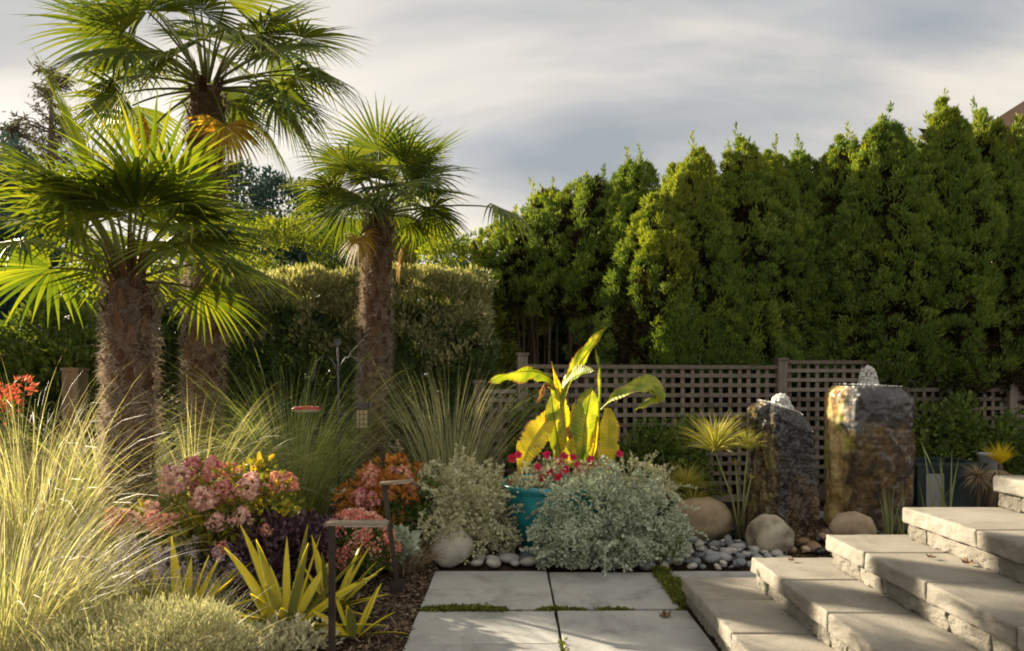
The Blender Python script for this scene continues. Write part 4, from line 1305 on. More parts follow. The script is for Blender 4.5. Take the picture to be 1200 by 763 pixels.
grass(34, 4.4, 1.82, 1900, 71, 'largest golden grass fountain, left of the front palm trunk', M['grass_gold'], .16, (.05, .75), (1.6, 2.8), w=(.0026, .0052), rad=.3, bias=(3.3, .35))
grass(-5, 3.1, 1.0, 900, 72, 'golden grass in the bottom left corner of the photo', M['grass_gold'], .12, (.05, .7), (.8, 1.9), rad=.25, w=(.003, .007))
grass(226, 5.2, 1.55, 1000, 73, 'sunlit grass behind the pink hydrangea, arching right of the front palm trunk', M['grass_gold'], .08, (.05, .65), (1.3, 2.5), w=(.003, .0065), rad=.22, bias=(0.0, .45))
grass(343, 5.75, 1.8, 1000, 74, 'green grass clump behind the red hummingbird feeder', M['grass_green'], .05, (.03, .5), (.9, 2.3), w=(.0035, .007), rad=.2)
grass(527, 6.15, 1.7, 460, 75, 'grey-green upright grass between the slender palm and the planter', M['grass_grey'], .12, (.03, .42), (.4, 1.7), rad=.18)
grass(474, 4.75, .36, 260, 76, 'small dry straw-coloured grass tuft beside the pale boulder', M['grass_dry'], .5, (.3, 1.1), (.7, 1.6), rad=.12)
grass(120, 5.2, 1.35, 700, 77, 'paler grass clump directly behind the front palm trunk', M['grass_gold'], .10, (.05, .65), (1.0, 2.0), rad=.2)


grass(150, 2.95, .55, 420, 78, 'short wispy pale grass through the grey-green mound at the bottom', M['grass_gold'], .3, (.1, .9), (.6, 1.6), w=(.0025, .005), rad=.34)


# ------------------------------------------------------------------ flower bed plants
def flower_head_mesh(name, mat, seed, n=150, r=.085, h=.19, ps=.034):
    rng = np.random.default_rng(seed)
    t = rng.uniform(0, 1, n)
    a = rng.uniform(0, 6.283, n)
    pr = r * np.sin(np.clip(t * .82 + .18, 0, 1) * math.pi) ** .6 * rng.uniform(.6, 1.12, n) * (1 + .22 * np.sin(a * 3 + seed))
    p = np.stack([np.cos(a) * pr, np.sin(a) * pr, (t - .45) * h], -1)
    o = unit(np.stack([np.cos(a), np.sin(a), (t - .4) * 1.6], -1))
    mb = MB()
    for q in range(3):
        s0 = unit(np.cross(o, rng.normal(0, 1, (n, 3))))
        d = unit(np.cross(o, s0) + o * .35)
        mb.leaves(p - d * ps * .5, d, s0, ps * rng.uniform(.7, 1.2, n), ps * .8, 0, .3)
    return mb.mesh(name, mat)


HEADS = {k: [flower_head_mesh('flower_head', M[k], 500 + 10 * q + len(k)) for q in range(3)] for k in ('pink', 'rose', 'salmon')}


def hydrangea(label, base, leafmat, heads, seed, bush_c, bush_r, n=120, six=True):
    rng = np.random.default_rng(seed)
    root = thing('hydrangea', label, 'flowering shrub', base, 'pink panicle hydrangeas')
    p, o = ellipsoid_pts(rng, n, bush_c, bush_r, 2.2, .3, .35, .3, seed, -.8)
    p[:, 2] = np.maximum(p[:, 2], .05)
    mb = clump_leaves(MB(), rng, p, o, .07, 14, .06, .034, 0, .5, .25, .6, six)
    part('foliage', mb, leafmat, root)
    tips = []
    for (pos, s, kind) in heads:
        me = HEADS[kind][int(rng.integers(3))]
        q = np.asarray(pos) - np.asarray(bush_c)
        pos = np.asarray(pos) + np.array([0, -.05, .01]); s = s * .86
        inst('flower_head', me, root, pos, (rng.normal(0, .35) - q[1] * .8, q[0] * 1.3 + rng.normal(0, .25), rng.uniform(0, 6.28)), (s, s, s * rng.uniform(.85, 1.1)))
        tips.append(np.asarray(pos) - np.array([0, 0, .05]))
    part('stem', branches(rng, base, tips, .006), M['stem_green'], root, True, kind='stuff')


Y1 = 4.25
hd = [(210, 562, .0, 1.15, 'pink'), (244, 585, -.1, 1.0, 'pink'), (253, 550, .1, .9, 'rose'), (228, 548, .12, .9, 'rose'), (268, 578, .05, .95, 'rose'), (296, 571, 0, 1.0, 'pink'),
      (326, 566, .1, .85, 'salmon'), (258, 612, -.1, .7, 'pink'), (287, 606, -.05, .85, 'pink'), (343, 566, .2, .7, 'salmon'), (240, 575, .15, .9, 'rose'),
      (262, 644, -.2, .55, 'salmon'), (316, 622, -.05, .5, 'salmon'), (275, 553, .2, .7, 'rose')]
hydrangea('large hydrangea with dusty pink flower heads and yellowing leaves beside the front palm', G(265, 4.3), M['hyd_leaf'],
          [(P(px, py, Y1 + dy), s, k) for px, py, dy, s, k in hd], 81, G(270, 4.4, .40), (.38, .25, .33), 130)
hd = [(140, 610, 0, .85, 'salmon'), (163, 612, .02, .8, 'pink'), (188, 613, -.04, .9, 'salmon'), (208, 612, .05, .75, 'salmon'), (182, 596, .1, .6, 'pink')]
hydrangea('low salmon hydrangea branch in front of the front palm trunk', G(185, 4.1), M['hyd_leaf'], [(P(px, py, 4.0 + dy), s, k) for px, py, dy, s, k in hd], 82, G(190, 4.1, .32), (.2, .18, .22), 46)
hd = [(437, 560, 0, .95, 'salmon'), (476, 558, .05, .85, 'salmon'), (425, 585, -.05, .8, 'rose'), (486, 575, .05, .7, 'salmon'), (455, 575, 0, .8, 'salmon'), (440, 585, -.1, .7, 'rose'), (462, 556, .1, .7, 'pink')]
hydrangea('orange-leaved hydrangea behind the leaning path light', G(452, 5.15), M['autumn_leaf'], [(P(px, py, 5.05 + dy), s * 1.1, k) for px, py, dy, s, k in hd], 83, G(453, 5.15, .36), (.28, .22, .32), 110)


def sedum():
    rng = np.random.default_rng(84)
    base = G(418, 4.5)
    root = thing('sedum_plant', 'coral and cream sedum mound between the two path lights', 'plant', base)
    n = 90
    d = unit(rng.normal(0, 1, (n, 3)) + [0, -.3, .8])
    d = d[d[:, 2] > 0.05]
    p = base + np.array([0, 0, .16]) + d * np.array([.24, .2, .26])
    mb = clump_leaves(MB(), rng, p, d, .05, 46, .022, .015, 0, .6, .4, .6, hemi=.6)
    part('flower_head', mb, M['sedum'], root, kind='stuff')
    q = base + np.array([0, 0, .12]) + d * np.array([.2, .17, .18])
    part('foliage', clump_leaves(MB(), rng, q, d, .06, 14, .05, .03, 0, .6, .2, .6, True), M['green_leaf'], root)
    part('stem', branches(rng, base, p[:24], .005), M['stem_green'], root, True, kind='stuff')


sedum()
shrub('plum_shrub', 'dark purple-leaved mound in front of the green grass clump', 'plant', 318, 4.35, (.30, .24, .22), .2, 85, M['plum'], 130, 40, .045, .026, 2.2, .08, None, .4, lump=.25, upper=-.3)
shrub('plum_shrub', 'small dark bronze plant at the foot of the orange-leaved hydrangea', 'plant', 385, 4.75, (.2, .18, .16), .15, 86, M['plum'], 60, 36, .045, .026, 2.2, .07, None, .4, lump=.25, upper=-.3)
shrub('leafy_plant', 'low dark green plant right of the orange-leaved hydrangea', 'plant', 478, 5.1, (.17, .15, .3), .24, 87, M['green_leaf'], 60, 26, .05, .03, 2.2, .08, None, .3, lump=.3, upper=-.4)
shrub('leafy_plant', 'small blue-green leafy plant at the base of the leaning path light', 'plant', 462, 4.7, (.13, .12, .12), .11, 88, M['silver'], 26, 14, .06, .04, 2.2, .06, None, .3, lump=.3, upper=-.2, six=True)


def lavender(px, Y, seed, label, n=120, h=.5, rad=.18):
    rng = np.random.default_rng(seed)
    base = G(px, Y)
    root = thing('lavender', label, 'plant', base, 'lavender plants')
    az = rng.uniform(0, 6.28, n)
    th = rng.uniform(.05, .75, n)
    L = rng.uniform(h * .6, h, n)
    b = base + np.stack([np.cos(az) * rad * .4, np.sin(az) * rad * .4, np.zeros(n)], -1)
    part('stem', MB().ribbons(b, az, th, th + .15, L, np.full(n, .004), 4, 1, rng.uniform(-1, 1, n)), M['santolina'], root)
    tip = b + np.stack([np.sin(th) * np.cos(az) * L, np.sin(th) * np.sin(az) * L, np.cos(th) * L], -1)
    mb = MB()
    per = 26
    c = np.repeat(tip, per, 0) + np.stack([rng.normal(0, .007, n * per), rng.normal(0, .007, n * per), rng.uniform(-.06, .015, n * per)], -1)
    d = unit(rng.normal(0, .6, (n * per, 3)) + [0, 0, .5])
    mb.leaves(c, d, unit(np.cross(d, rng.normal(0, 1, d.shape))), .016, .009)
    part('flower_spike', mb, M['lavender'], root, kind='stuff')
    c = base + np.stack([rng.normal(0, rad * .6, 60), rng.normal(0, rad * .6, 60), rng.uniform(.03, h * .45, 60)], -1)
    part('foliage', clump_leaves(MB(), rng, c, np.tile([0, 0, 1.], (60, 1)), .06, 24, .04, .006, 0, .3, .6, .5), M['santolina'], root)


lavender(165, 3.85, 91, 'lavender with purple spikes under the salmon hydrangea branch', 70, .46)
lavender(222, 3.75, 92, 'lavender with grey-mauve spikes between two yellow yuccas', 42, .40)
lavender(118, 3.55, 93, 'lavender leaning into the golden grass at the left', 80, .5)
shrub('santolina', 'grey-green fine-leaved mound at the bottom of the photo, below the golden grass', 'plant', 120, 3.0, (.46, .3, .15), .06, 94, M['santolina'], 150, 54, .034, .007, 2.2, .12, 'grey-green fine-leaved mounds', .7, lump=.25, upper=-.1)
shrub('santolina', 'smaller grey-green mound below the leftmost yellow yucca', 'plant', 205, 2.95, (.26, .2, .2), .08, 95, M['santolina'], 80, 54, .034, .007, 2.2, .10, 'grey-green fine-leaved mounds', .7, lump=.25, upper=-.1)
shrub('ground_cover', 'pale variegated low ground cover under the middle yellow yucca', 'plant', 300, 3.3, (.33, .18, .09), .03, 96, M['cream'], 90, 26, .035, .016, 2.2, .05, None, .5, lump=.3, upper=0.0)


def yucca(px, Y, seed, label, n, L, z0=0.03):
    rng = np.random.default_rng(seed)
    base = G(px, Y, z0)
    root = thing('yucca', label, 'plant', base, 'yellow variegated yuccas')
    wy = lambda q: np.array([.55, .8, .95, 1.0, .92, .72, .42, .04])
    for k in range(n):
        f = k / n
        az = k * 2.399 + rng.normal(0, .2)
        th0 = 0.26 + 1.2 * f + rng.normal(0, .07)
        ln = L * rng.uniform(.75, 1.08) * (1 - .15 * f)
        b = base + np.array([math.cos(az), math.sin(az), 0]) * .025
        arr = lambda x: np.array([x], float)
        tw = rng.normal(0, .35)
        th1 = th0 + rng.uniform(.05, .3) + .25 * f
        w = rng.uniform(.042, .062)
        mb = MB()
        mb.ribbons(b[None], arr(az), arr(th0), arr(th1), arr(ln), arr(w * .86), 7, 1.5, arr(tw), 0, wy, fold=.25)
        # green margins sit a touch below the yellow centre
        mb.ribbons(b[None] - [0, 0, .002], arr(az), arr(th0 + .006), arr(th1 + .006), arr(ln * .995), arr(w), 7, 1.5, arr(tw), 1, wy, fold=.18)
        part('leaf', mb, [M['yucca_y'], M['yucca_g']], root)


yucca(335, 3.5, 101, 'largest yellow yucca left of the front path light post', 24, .56)
yucca(388, 3.85, 102, 'yellow yucca behind the front path light post', 20, .40)
yucca(212, 3.5, 103, 'yellow yucca beside the lavender, left of the largest one', 22, .50)
yucca(415, 3.45, 104, 'small flattened yucca at the foot of the front path light', 10, .32)


def build_mulch():
    rng = np.random.default_rng(14)
    n = 9000
    x = np.concatenate([rng.uniform(-1.5, -.545, n), rng.uniform(-3, 2.6, n // 3)])
    y = np.concatenate([rng.uniform(3.0, 5.2, n), rng.uniform(5.0, 7.0, n // 3)])
    z = rng.uniform(-.02, .018, len(x))
    d = unit(np.stack([rng.normal(0, 1, len(x)), rng.normal(0, 1, len(x)), rng.normal(0, .3, len(x))], -1))
    s = unit(np.cross(d, np.array([0, 0, 1.]) + rng.normal(0, .35, (len(x), 3))))
    mb = MB().leaves(np.stack([x, y, z], -1), d, s, rng.uniform(.015, .055, len(x)), rng.uniform(.008, .02, len(x)), 0, .2)
    solo('mulch', mb, M['mulch'], 'brown bark mulch and leaf litter between the bed plants and the paving', 'mulch', kind='stuff')


build_mulch()


# ------------------------------------------------------------------ planter, banana, silver plants
def build_planter():
    base = G(650, 5.42)
    c = base.copy()
    mb = MB()
    prof = [(0.0, 0.0), (.25, 0.0), (.27, .03), (.34, .18), (.405, .34), (.425, .44), (.42, .475), (.45, .49), (.455, .52), (.44, .535), (.415, .53), (.40, .50), (.39, .46)]
    mb.lathe(c, prof, 56)
    root = thing('planter_pot', 'round glazed teal planter pot holding the banana plants', 'planter', base)
    part('pot', mb, M['teal'], root, True)
    part('potting_soil', MB().lathe(c, [(.40, .47), (.2, .48), (0, .485)], 32), M['soil'], root)
    return base


PB = build_planter()


def silver(label, mat, seed, c, r, n, mat2=None, per=30, strands=60, upper=-.7):
    rng = np.random.default_rng(seed)
    c = np.asarray(c)
    root = thing('silver_plant', label, 'plant', (c[0], c[1], 0), 'silver-leaved trailing plants round the planter')
    p, o = ellipsoid_pts(rng, n, c, r, 2.1, .35, .25, .55, seed, upper)
    p[:, 2] = np.maximum(p[:, 2], .05)
    mb = clump_leaves(MB(), rng, p, o, .058, per, .028, .019, 0, .4, .35, .7, hemi=.4, bend=.25)
    # outlying sprays
    st = MB()
    if mat2 is not None:
        lo = p[:, 2] + rng.normal(0, .05, len(p)) < c[2] * .75
        clump_leaves(mb, rng, p[lo] - o[lo] * .03, o[lo], .06, 16, .03, .016, 1, .4, .2, .7)  # green lower clumps put the shade under the mound into leaf colour
    q, oo = ellipsoid_pts(rng, strands, c, np.asarray(r) * .95, 2.1, .4, 0, .2, seed + 1, -.2)
    for a, b in zip(q, oo):
        ln = rng.uniform(.10, .30)
        d = unit(b + rng.normal(0, .35, 3) + [0, 0, .25])
        s = np.linspace(0, 1, 5)
        path = a + d * (s * ln)[:, None] + np.stack([s * 0, s * 0, -.3 * ln * s ** 2], -1)
        st.tube(path, np.linspace(.0035, .0015, 5), 4)
        k = 30
        u = rng.uniform(.1, 1, k)
        pp = a + d * (u * ln)[:, None] + np.stack([u * 0, u * 0, -.3 * ln * u ** 2], -1)
        dd = unit(d * .5 + rng.normal(0, .7, (k, 3)) + [0, 0, .3])
        mb.leaves(pp, dd, unit(np.cross(dd, rng.normal(0, 1, (k, 3)))), rng.uniform(.018, .032, k), .018, 0, .25)
    part('foliage', mb, [mat, mat2 or mat], root)
    part('stem', st, M['silver'], root)
    return root


silver('cream-white leaved plant mound left of the teal planter pot', M['cream'], 111, (-.38, 5.20, .30), (.34, .30, .32), 280, strands=110)
silver('wide silver-green trailing plant mound right of and over the teal planter pot', M['silver'], 112, (.70, 5.0, .25), (.46, .30, .29), 420, per=32, strands=90, mat2=M['green_leaf'])
silver('small silver spray on the right shoulder of the planter, under the yellow banana leaf', M['cream'], 113, (.95, 5.25, .50), (.22, .2, .13), 70, strands=26)
silver('low silver-green fringe trailing onto the paving in front of the teal planter pot', M['silver'], 114, (.46, 4.86, .09), (.28, .13, .12), 110, strands=22)


def red_flowers():
    rng = np.random.default_rng(115)
    base = PB + np.array([0.05, -.1, .48])
    root = thing('flowering_plant', 'crimson-flowered plant filling the teal pot at the feet of the bananas', 'plant', base)
    n = 90
    c = base + np.stack([rng.uniform(-.36, .40, n), rng.uniform(-.30, .12, n), rng.uniform(.0, .20, n)], -1)
    part('foliage', clump_leaves(MB(), rng, c, np.tile([0, -.4, .9], (n, 1)), .055, 20, .034, .018, 0, .4, .4, .6), M['cream'], root)
    fm = MB()
    k = 5
    a = np.linspace(0, 6.283, 6)[:-1]
    d = np.stack([np.cos(a), np.sin(a), np.full(5, .25)], -1)
    fm.leaves(np.zeros((5, 3)), unit(d), unit(np.cross(d, [0, 0, 1.])), .034, .034, 0, .2)
    fm.leaves(np.zeros((5, 3)) + [0, 0, .006], unit(d + [0, 0, .6]), unit(np.cross(d, [0, 0, 1.])), .022, .024, 0, .2)
    fm = fm.mesh('flower', M['red'])
    spots = [(641, 533), (655, 541), (676, 545), (689, 543), (662, 551), (699, 548), (655, 560), (635, 560), (672, 536), (726, 532), (714, 546), (644, 553), (600, 537), (607, 533), (684, 552), (692, 538), (630, 548), (661, 535)]
    for px, py in spots:
        p = P(px, py, 5.12 + rng.uniform(-.06, .1))
        s = rng.uniform(.9, 1.4)
        inst('flower', fm, root, p, (R_(rng.uniform(40, 90)), R_(rng.uniform(-35, 35)), rng.uniform(-.6, .6)), (s, s, s))


red_flowers()


def big_leaf(mb, pts, widths, side, fold=.25, wave=.0, seed=0, m=0, dryedge=False):
    """one paddle leaf along a midrib; side gives the blade's lateral direction"""
    rng = np.random.default_rng(seed)
    pts = np.asarray(pts, float)
    k = np.linspace(0, 1, len(pts))
    t = np.linspace(0, 1, 49)
    # smooth the midrib with a Catmull-like resample
    Pm = np.stack([np.interp(t, k, pts[:, i]) for i in range(3)], -1)
    for _ in range(22):
        Pm[1:-1] = (Pm[:-2] + 2 * Pm[1:-1] + Pm[2:]) / 4
    W = np.interp(t, np.linspace(0, 1, len(widths)), widths)
    for _ in range(12):
        W[1:-1] = (W[:-2] + 2 * W[1:-1] + W[2:]) / 4
    T = unit(np.gradient(Pm, axis=0))
    sd = np.asarray(side, float)
    sd = unit(sd - (T @ sd)[:, None] * T) if sd.ndim == 1 else sd
    nn = np.cross(T, sd)
    us = np.array([-1, -.88, -.6, -.3, 0, .3, .6, .88, 1])
    rag = {-1: 1 - .22 * np.clip(rng.normal(0, .5, len(t)), 0, 1) ** 1.5, 1: 1 - .22 * np.clip(rng.normal(0, .5, len(t)), 0, 1) ** 1.5}
    rib = np.where(np.arange(len(t)) % 2 == 0, 1.0, -1.0)
    V = np.zeros((len(t), len(us), 3))
    for j, u in enumerate(us):
        wv = wave * np.sin(t * 19 + (3 if u > 0 else 0)) * abs(u) ** 1.5
        uu = u * rag[int(np.sign(u))] if abs(u) > .8 else u * np.ones(len(t))
        V[:, j] = Pm + sd * (uu * W * .5)[:, None] + nn * ((abs(u) * fold * W * .5) + wv * .02 + rib * .0016 * min(1, abs(u) * 3))[:, None]
        V[:, j] += T * (abs(u) * W * .16)[:, None]
    n = len(us)
    i = np.arange(len(t) - 1)[:, None] * n
    j = np.arange(n - 1)[None, :]
    Fq = np.stack([i + j, i + j + 1, i + n + j + 1, i + n + j], -1)
    dry = np.zeros(Fq.shape[:2], bool)
    if dryedge:
        ph = seed * 1.7
        e0 = vnoise(np.stack([t[:-1] * 9, t[:-1] * 0 + ph, t[:-1] * 0], -1), 5) > .05
        e1 = vnoise(np.stack([t[:-1] * 9, t[:-1] * 0 + ph + 9, t[:-1] * 0], -1), 6) > .05
        dry[:, 0] = e0; dry[:, -1] = e1
        dry[-5:, 0] = True; dry[-5:, -1] = True; dry[-2:, :] = True
    base = s_n = mb.n
    mb.add(V, Fq[~dry], m)
    if dry.any():
        mb.f.append((Fq[dry] + s_n, 1))
    mb.tube(Pm - nn * .004, np.linspace(.009, .002, len(t)), 5, m)
    return mb


def banana(label, stem, leaves, seed):
    base = stem[0]
    root = thing('banana_plant', label, 'plant', base, 'banana plants in the teal pot')
    k = np.linspace(0, 1, 7)
    st = np.asarray(stem)
    pts = np.stack([np.interp(k, np.linspace(0, 1, len(st)), st[:, i]) for i in range(3)], -1)
    part('stem', MB().tube(pts, np.linspace(.034, .016, 7), 10), M['banana'], root, True)
    for q, (path, w, side, fold, wave, mt) in enumerate(leaves):
        lb = {'banana_yellow': 'yellowed leaf', 'banana_brown': 'withered brown leaf'}.get(mt)
        part('leaf', big_leaf(MB(), path, w, side, fold, wave, seed + q, 0, mt != 'banana_brown'), [M[mt], M['banana_brown']], root, False, lb)


def B(px, py, dy=0.0):
    return P(px, py, 5.38 + dy)


banana('banana plant on the left with one tall upright leaf and a leaf drooping left', [B(652, 560), B(654, 500), B(660, 455)], [
    ([B(656, 490), B(664, 450, .02), B(683, 420, .05), B(700, 397, .06), B(712, 381, .05)], [.02, .04, .17, .17, .10, .0], (.72, .45, .5), .25, .4, 'banana'),
    ([B(654, 470), B(645, 441), B(625, 434, -.08), B(596, 437, -.18), B(572, 448, -.28)], [.03, .10, .17, .16, .10, .0], (.15, .8, -.55), .5, 1.1, 'banana'),
    ([B(657, 468), B(664, 447, -.02), B(680, 436, -.10), B(697, 434, -.2)], [.05, .14, .16, .10, .0], (.25, .6, .75), .3, .4, 'banana'),
    ([B(652, 478), B(636, 498, -.05), B(618, 525, -.10), B(607, 558, -.14)], [.05, .16, .22, .21, .12, .0], (.8, .15, .45), .25, .5, 'banana_yellow'),
    ([B(655, 535), B(652, 505, -.05), B(648, 480, -.06), B(646, 462, -.05)], [.08, .15, .15, .09, .0], (.97, .1, 0), .3, .3, 'banana'),
    ([B(660, 545), B(664, 515, -.02), B(660, 485, -.02), B(655, 455, 0), B(646, 424, .02)], [.05, .15, .17, .12, .05, .0], (.9, .4, .1), .3, .4, 'banana_yellow'),
    ([B(664, 500), B(670, 515, -.04), B(668, 535, -.05)], [.03, .06, .05, .0], (.9, .2, .3), .3, .8, 'banana_brown'),
    ([B(650, 455), B(638, 450, -.03), B(634, 462, -.04), B(630, 472, -.05)], [.02, .04, .045, .01], (.8, .4, .3), .4, .8, 'banana_brown'),
    ([B(607, 552, -.14), B(602, 562, -.16), B(592, 570, -.17), B(585, 574, -.18)], [.06, .07, .05, .0], (.4, .4, .8), .3, .8, 'banana_brown'),
    ([B(668, 505, -.05), B(672, 485, -.06), B(674, 468, -.05)], [.02, .05, .04, .0], (.8, .5, .2), .4, .3, 'banana_yellow'),
], 900)
banana('banana plant on the right with a leaf folding over to the right', [B(693, 560, .04), B(697, 515, .04), B(702, 470, .04)], [
    ([B(701, 490, .04), B(704, 455, .05), B(703, 425, .06), B(697, 410, .06)], [.02, .055, .06, .05, .0], (.55, .83, 0), .3, .2, 'banana'),
    ([B(704, 480, 0), B(720, 464, -.05), B(745, 454, -.08), B(764, 449, -.10), B(774, 462, -.12)], [.02, .08, .15, .19, .17, .06], (.1, .72, .68), .2, .5, 'banana'),
    ([B(766, 452, -.12), B(770, 464, -.16), B(757, 472, -.18), B(744, 481, -.19)], [.15, .14, .09, .0], (.5, .55, .55), .2, .4, 'banana'),
    ([B(682, 545, -.05), B(684, 510, -.06), B(689, 475, -.05), B(694, 452, -.04)], [.07, .20, .24, .16, .0], (.92, .3, .2), .2, .4, 'banana'),
    ([B(712, 478, -.02), B(714, 500, -.08), B(711, 528, -.10), B(706, 552, -.10)], [.07, .16, .18, .16, .06], (.95, .2, .1), .25, .6, 'banana_yellow'),
    ([B(672, 548, -.1), B(668, 530, -.12), B(672, 510, -.12)], [.06, .12, .09, .0], (.9, .2, .3), .3, .4, 'banana_yellow'),
    ([B(690, 550, -.02), B(697, 520, -.02), B(700, 488, 0)], [.05, .09, .08, .03], (.9, .35, .2), .4, .3, 'banana_yellow'),
], 950)


# ------------------------------------------------------------------ fountain stones
def basalt(label, base, w, d, h, seed, lit_moss, rough_amp, sides, plume_h, ochre, top_slope=0.0, taper=0.0, corners=None, relief=.7, lit_alg_stops=((0.3, (0.14, 0.075, 0.025)), (0.42, (0.48, 0.31, 0.10)), (0.52, (0.62, 0.46, 0.20)), (0.60, (0.50, 0.44, 0.05)), (0.68, (0.36, 0.38, 0.05)), (0.78, (0.70, 0.58, 0.40)))):
    rng = np.random.default_rng(seed)
    base = np.asarray(base, float)
    root = thing('fountain_stone', label, 'fountain', base, 'drilled basalt fountain stones')
    ns, nz = 120, 90
    a = np.linspace(0, 2 * math.pi, ns, endpoint=False)
    corners = np.radians(np.array(corners, float)) if corners else np.sort((np.arange(sides) + rng.uniform(-.2, .2, sides)) / sides * 2 * math.pi + seed)
    sides = len(corners)
    rho = np.full(ns, 9.0)
    for k in range(sides):
        c0, c1 = corners[k], corners[(k + 1) % sides]
        mid = c0 + ((c1 - c0) % (2 * math.pi)) / 2
        half = ((c1 - c0) % (2 * math.pi)) / 2
        ap = math.cos(half) * rng.uniform(.95, 1.06)
        cs = np.cos(a - mid)
        rho = np.where(cs > .05, np.minimum(rho, ap / np.maximum(cs, .05)), rho)
    z = np.linspace(0, 1, nz)
    A, Z = np.meshgrid(a, z)
    rr = np.tile(rho, (nz, 1))
    n3 = np.stack([np.cos(A) * 1.6, np.sin(A) * 1.6, Z * h * 2.2], -1)
    rr = rr * (1 + rough_amp * fbm(n3 * 1.3, seed, 4) + rough_amp * .45 * fbm(n3 * 6, seed + 9, 2) - rough_amp * .5 * np.abs(fbm(n3 * 9, seed + 12, 3)))
    rr = rr * (1 - taper * Z) * (1 - (.13 + rough_amp * .9) * np.clip((Z - .90) / .10, 0, 1) ** 2)
    X = np.cos(A) * rr * w / 2
    Yv = np.sin(A) * rr * d / 2
    zt = h * (1 + top_slope * X / w)
    V = np.stack([X, Yv, Z * zt], -1) + base
    mb = MB()
    i = np.arange(nz - 1)[:, None] * ns
    j = np.arange(ns)[None, :]
    k = (j + 1) % ns
    mb.add(V, np.stack([i + j, i + k, i + ns + k, i + ns + j], -1).reshape(-1, 4))
    # top
    rg = np.linspace(1, 0, 9)[1:]
    top = V[-1]
    ctr = top.mean(0)
    TV = [top]
    for q in rg:
        ring = ctr + (top - ctr) * q
        ring[:, 2] += .02 * (1 - q) + rough_amp * .12 * fbm(ring * 7, seed + 4)
        TV.append(ring)
    TV = np.concatenate(TV)
    i = np.arange(len(rg))[:, None] * ns
    mb.add(TV, np.stack([i + j, i + k, i + ns + k, i + ns + j], -1).reshape(-1, 4))
    part('stone', mb, mat_basalt('basalt', lit_moss, h, ochre, relief, lit_alg_stops), root, rough_amp < .1)
    # bubbling water
    pc = ctr + np.array([0, 0, .01])
    pr = [(.10, -.01), (.070, plume_h * .2), (.068, plume_h * .5), (.058, plume_h * .75), (.034, plume_h * .93), (0.0, plume_h)]
    t = np.linspace(0, 1, 16)
    kk = np.linspace(0, 1, len(pr))
    pr = np.stack([np.interp(t, kk, [p[0] for p in pr]), np.interp(t, kk, [p[1] for p in pr])], -1)
    wm = MB()
    nb = 420
    hz = rng.uniform(0, 1, nb) ** 1.3
    rr = np.interp(hz * plume_h, pr[:, 1], pr[:, 0]) * np.sqrt(rng.uniform(.1, 1.1, nb))
    aa = rng.uniform(0, 6.283, nb)
    oc = np.array([[1, 0, 0], [0, 1, 0], [-1, 0, 0], [0, -1, 0], [0, 0, 1.5], [0, 0, -1.5]])
    of = [[0, 1, 4], [1, 2, 4], [2, 3, 4], [3, 0, 4], [1, 0, 5], [2, 1, 5], [3, 2, 5], [0, 3, 5]]
    for q in range(nb):
        wm.add(pc + np.array([math.cos(aa[q]) * rr[q], math.sin(aa[q]) * rr[q], hz[q] * plume_h]) + oc * rng.uniform(.010, .024) * (1.1 - .5 * hz[q]), of)
    part('water_plume', wm, M['froth'], root, True)
    sm = MB()
    n = 240
    aa = rng.uniform(0, 6.283, n)
    ra = np.sqrt(rng.uniform(0, 1, n))
    idx = (aa / (2 * math.pi) * ns).astype(int) % ns
    pp = ctr + (top[idx] - ctr) * ra[:, None] * .98 + [0, 0, .018]
    for p, s in zip(pp, rng.uniform(.003, .010, n)):
        sm.add(p + s * np.array([[1, 0, 0], [0, 1, 0], [-1, 0, 0], [0, -1, 0], [0, 0, 1.1]]), [[0, 1, 4], [1, 2, 4], [2, 3, 4], [3, 0, 4]])
    part('water_drops', sm, M['froth'], root, kind='stuff')


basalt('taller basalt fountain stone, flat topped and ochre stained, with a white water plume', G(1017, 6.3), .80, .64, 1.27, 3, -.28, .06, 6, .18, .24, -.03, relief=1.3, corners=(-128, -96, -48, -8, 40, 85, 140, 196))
basalt('shorter craggy black basalt fountain stone, wet and glistening, left of the taller one', G(914, 5.72), .62, .50, 1.09, 7, -.15, .16, 9, .11, .16, -.20, .10, relief=1.8, corners=(-104, -45, 20, 80, 140, 212), lit_alg_stops=((0.36, (0.015, 0.012, 0.010)), (0.47, (0.09, 0.06, 0.02)), (0.55, (0.34, 0.26, 0.08)), (0.63, (0.12, 0.09, 0.03)), (0.72, (0.55, 0.47, 0.36)), (0.8, (0.70, 0.64, 0.56))))  # cream and yellow stops paint sun glints onto its left side


# ------------------------------------------------------------------ pond plants and pots
def umbel(mb, rng, c, r, n, tilt=.9, w=.007):
    az = rng.uniform(0, 6.283, n)
    th0 = rng.uniform(.15, 1.25, n)
    mb.ribbons(np.tile(c, (n, 1)), az, th0, th0 + rng.uniform(.3, tilt, n), rng.uniform(.6, 1.05, n) * r, np.full(n, w), 5, 1.6, rng.uniform(-1, 1, n))


def papyrus(label, base, heads, seed):
    rng = np.random.default_rng(seed)
    root = thing('papyrus', label, 'plant', base, 'papyrus plants at the pond edge')
    for (px, py, Y, r, n, w) in heads:
        p = P(px, py, Y)
        mid = (base + p) / 2 + np.array([(base[0] - p[0]) * .15, 0, 0])
        b = base + np.append(rng.normal(0, .03, 2), 0)
        st = part('stem', MB().tube([b, mid, p], [.010, .009, .006], 6), M['stem_green'], root, True)
        mb = MB()
        umbel(mb, rng, p, r, n, 1.0, w)
        part('umbel', mb, M['papyrus'], st)


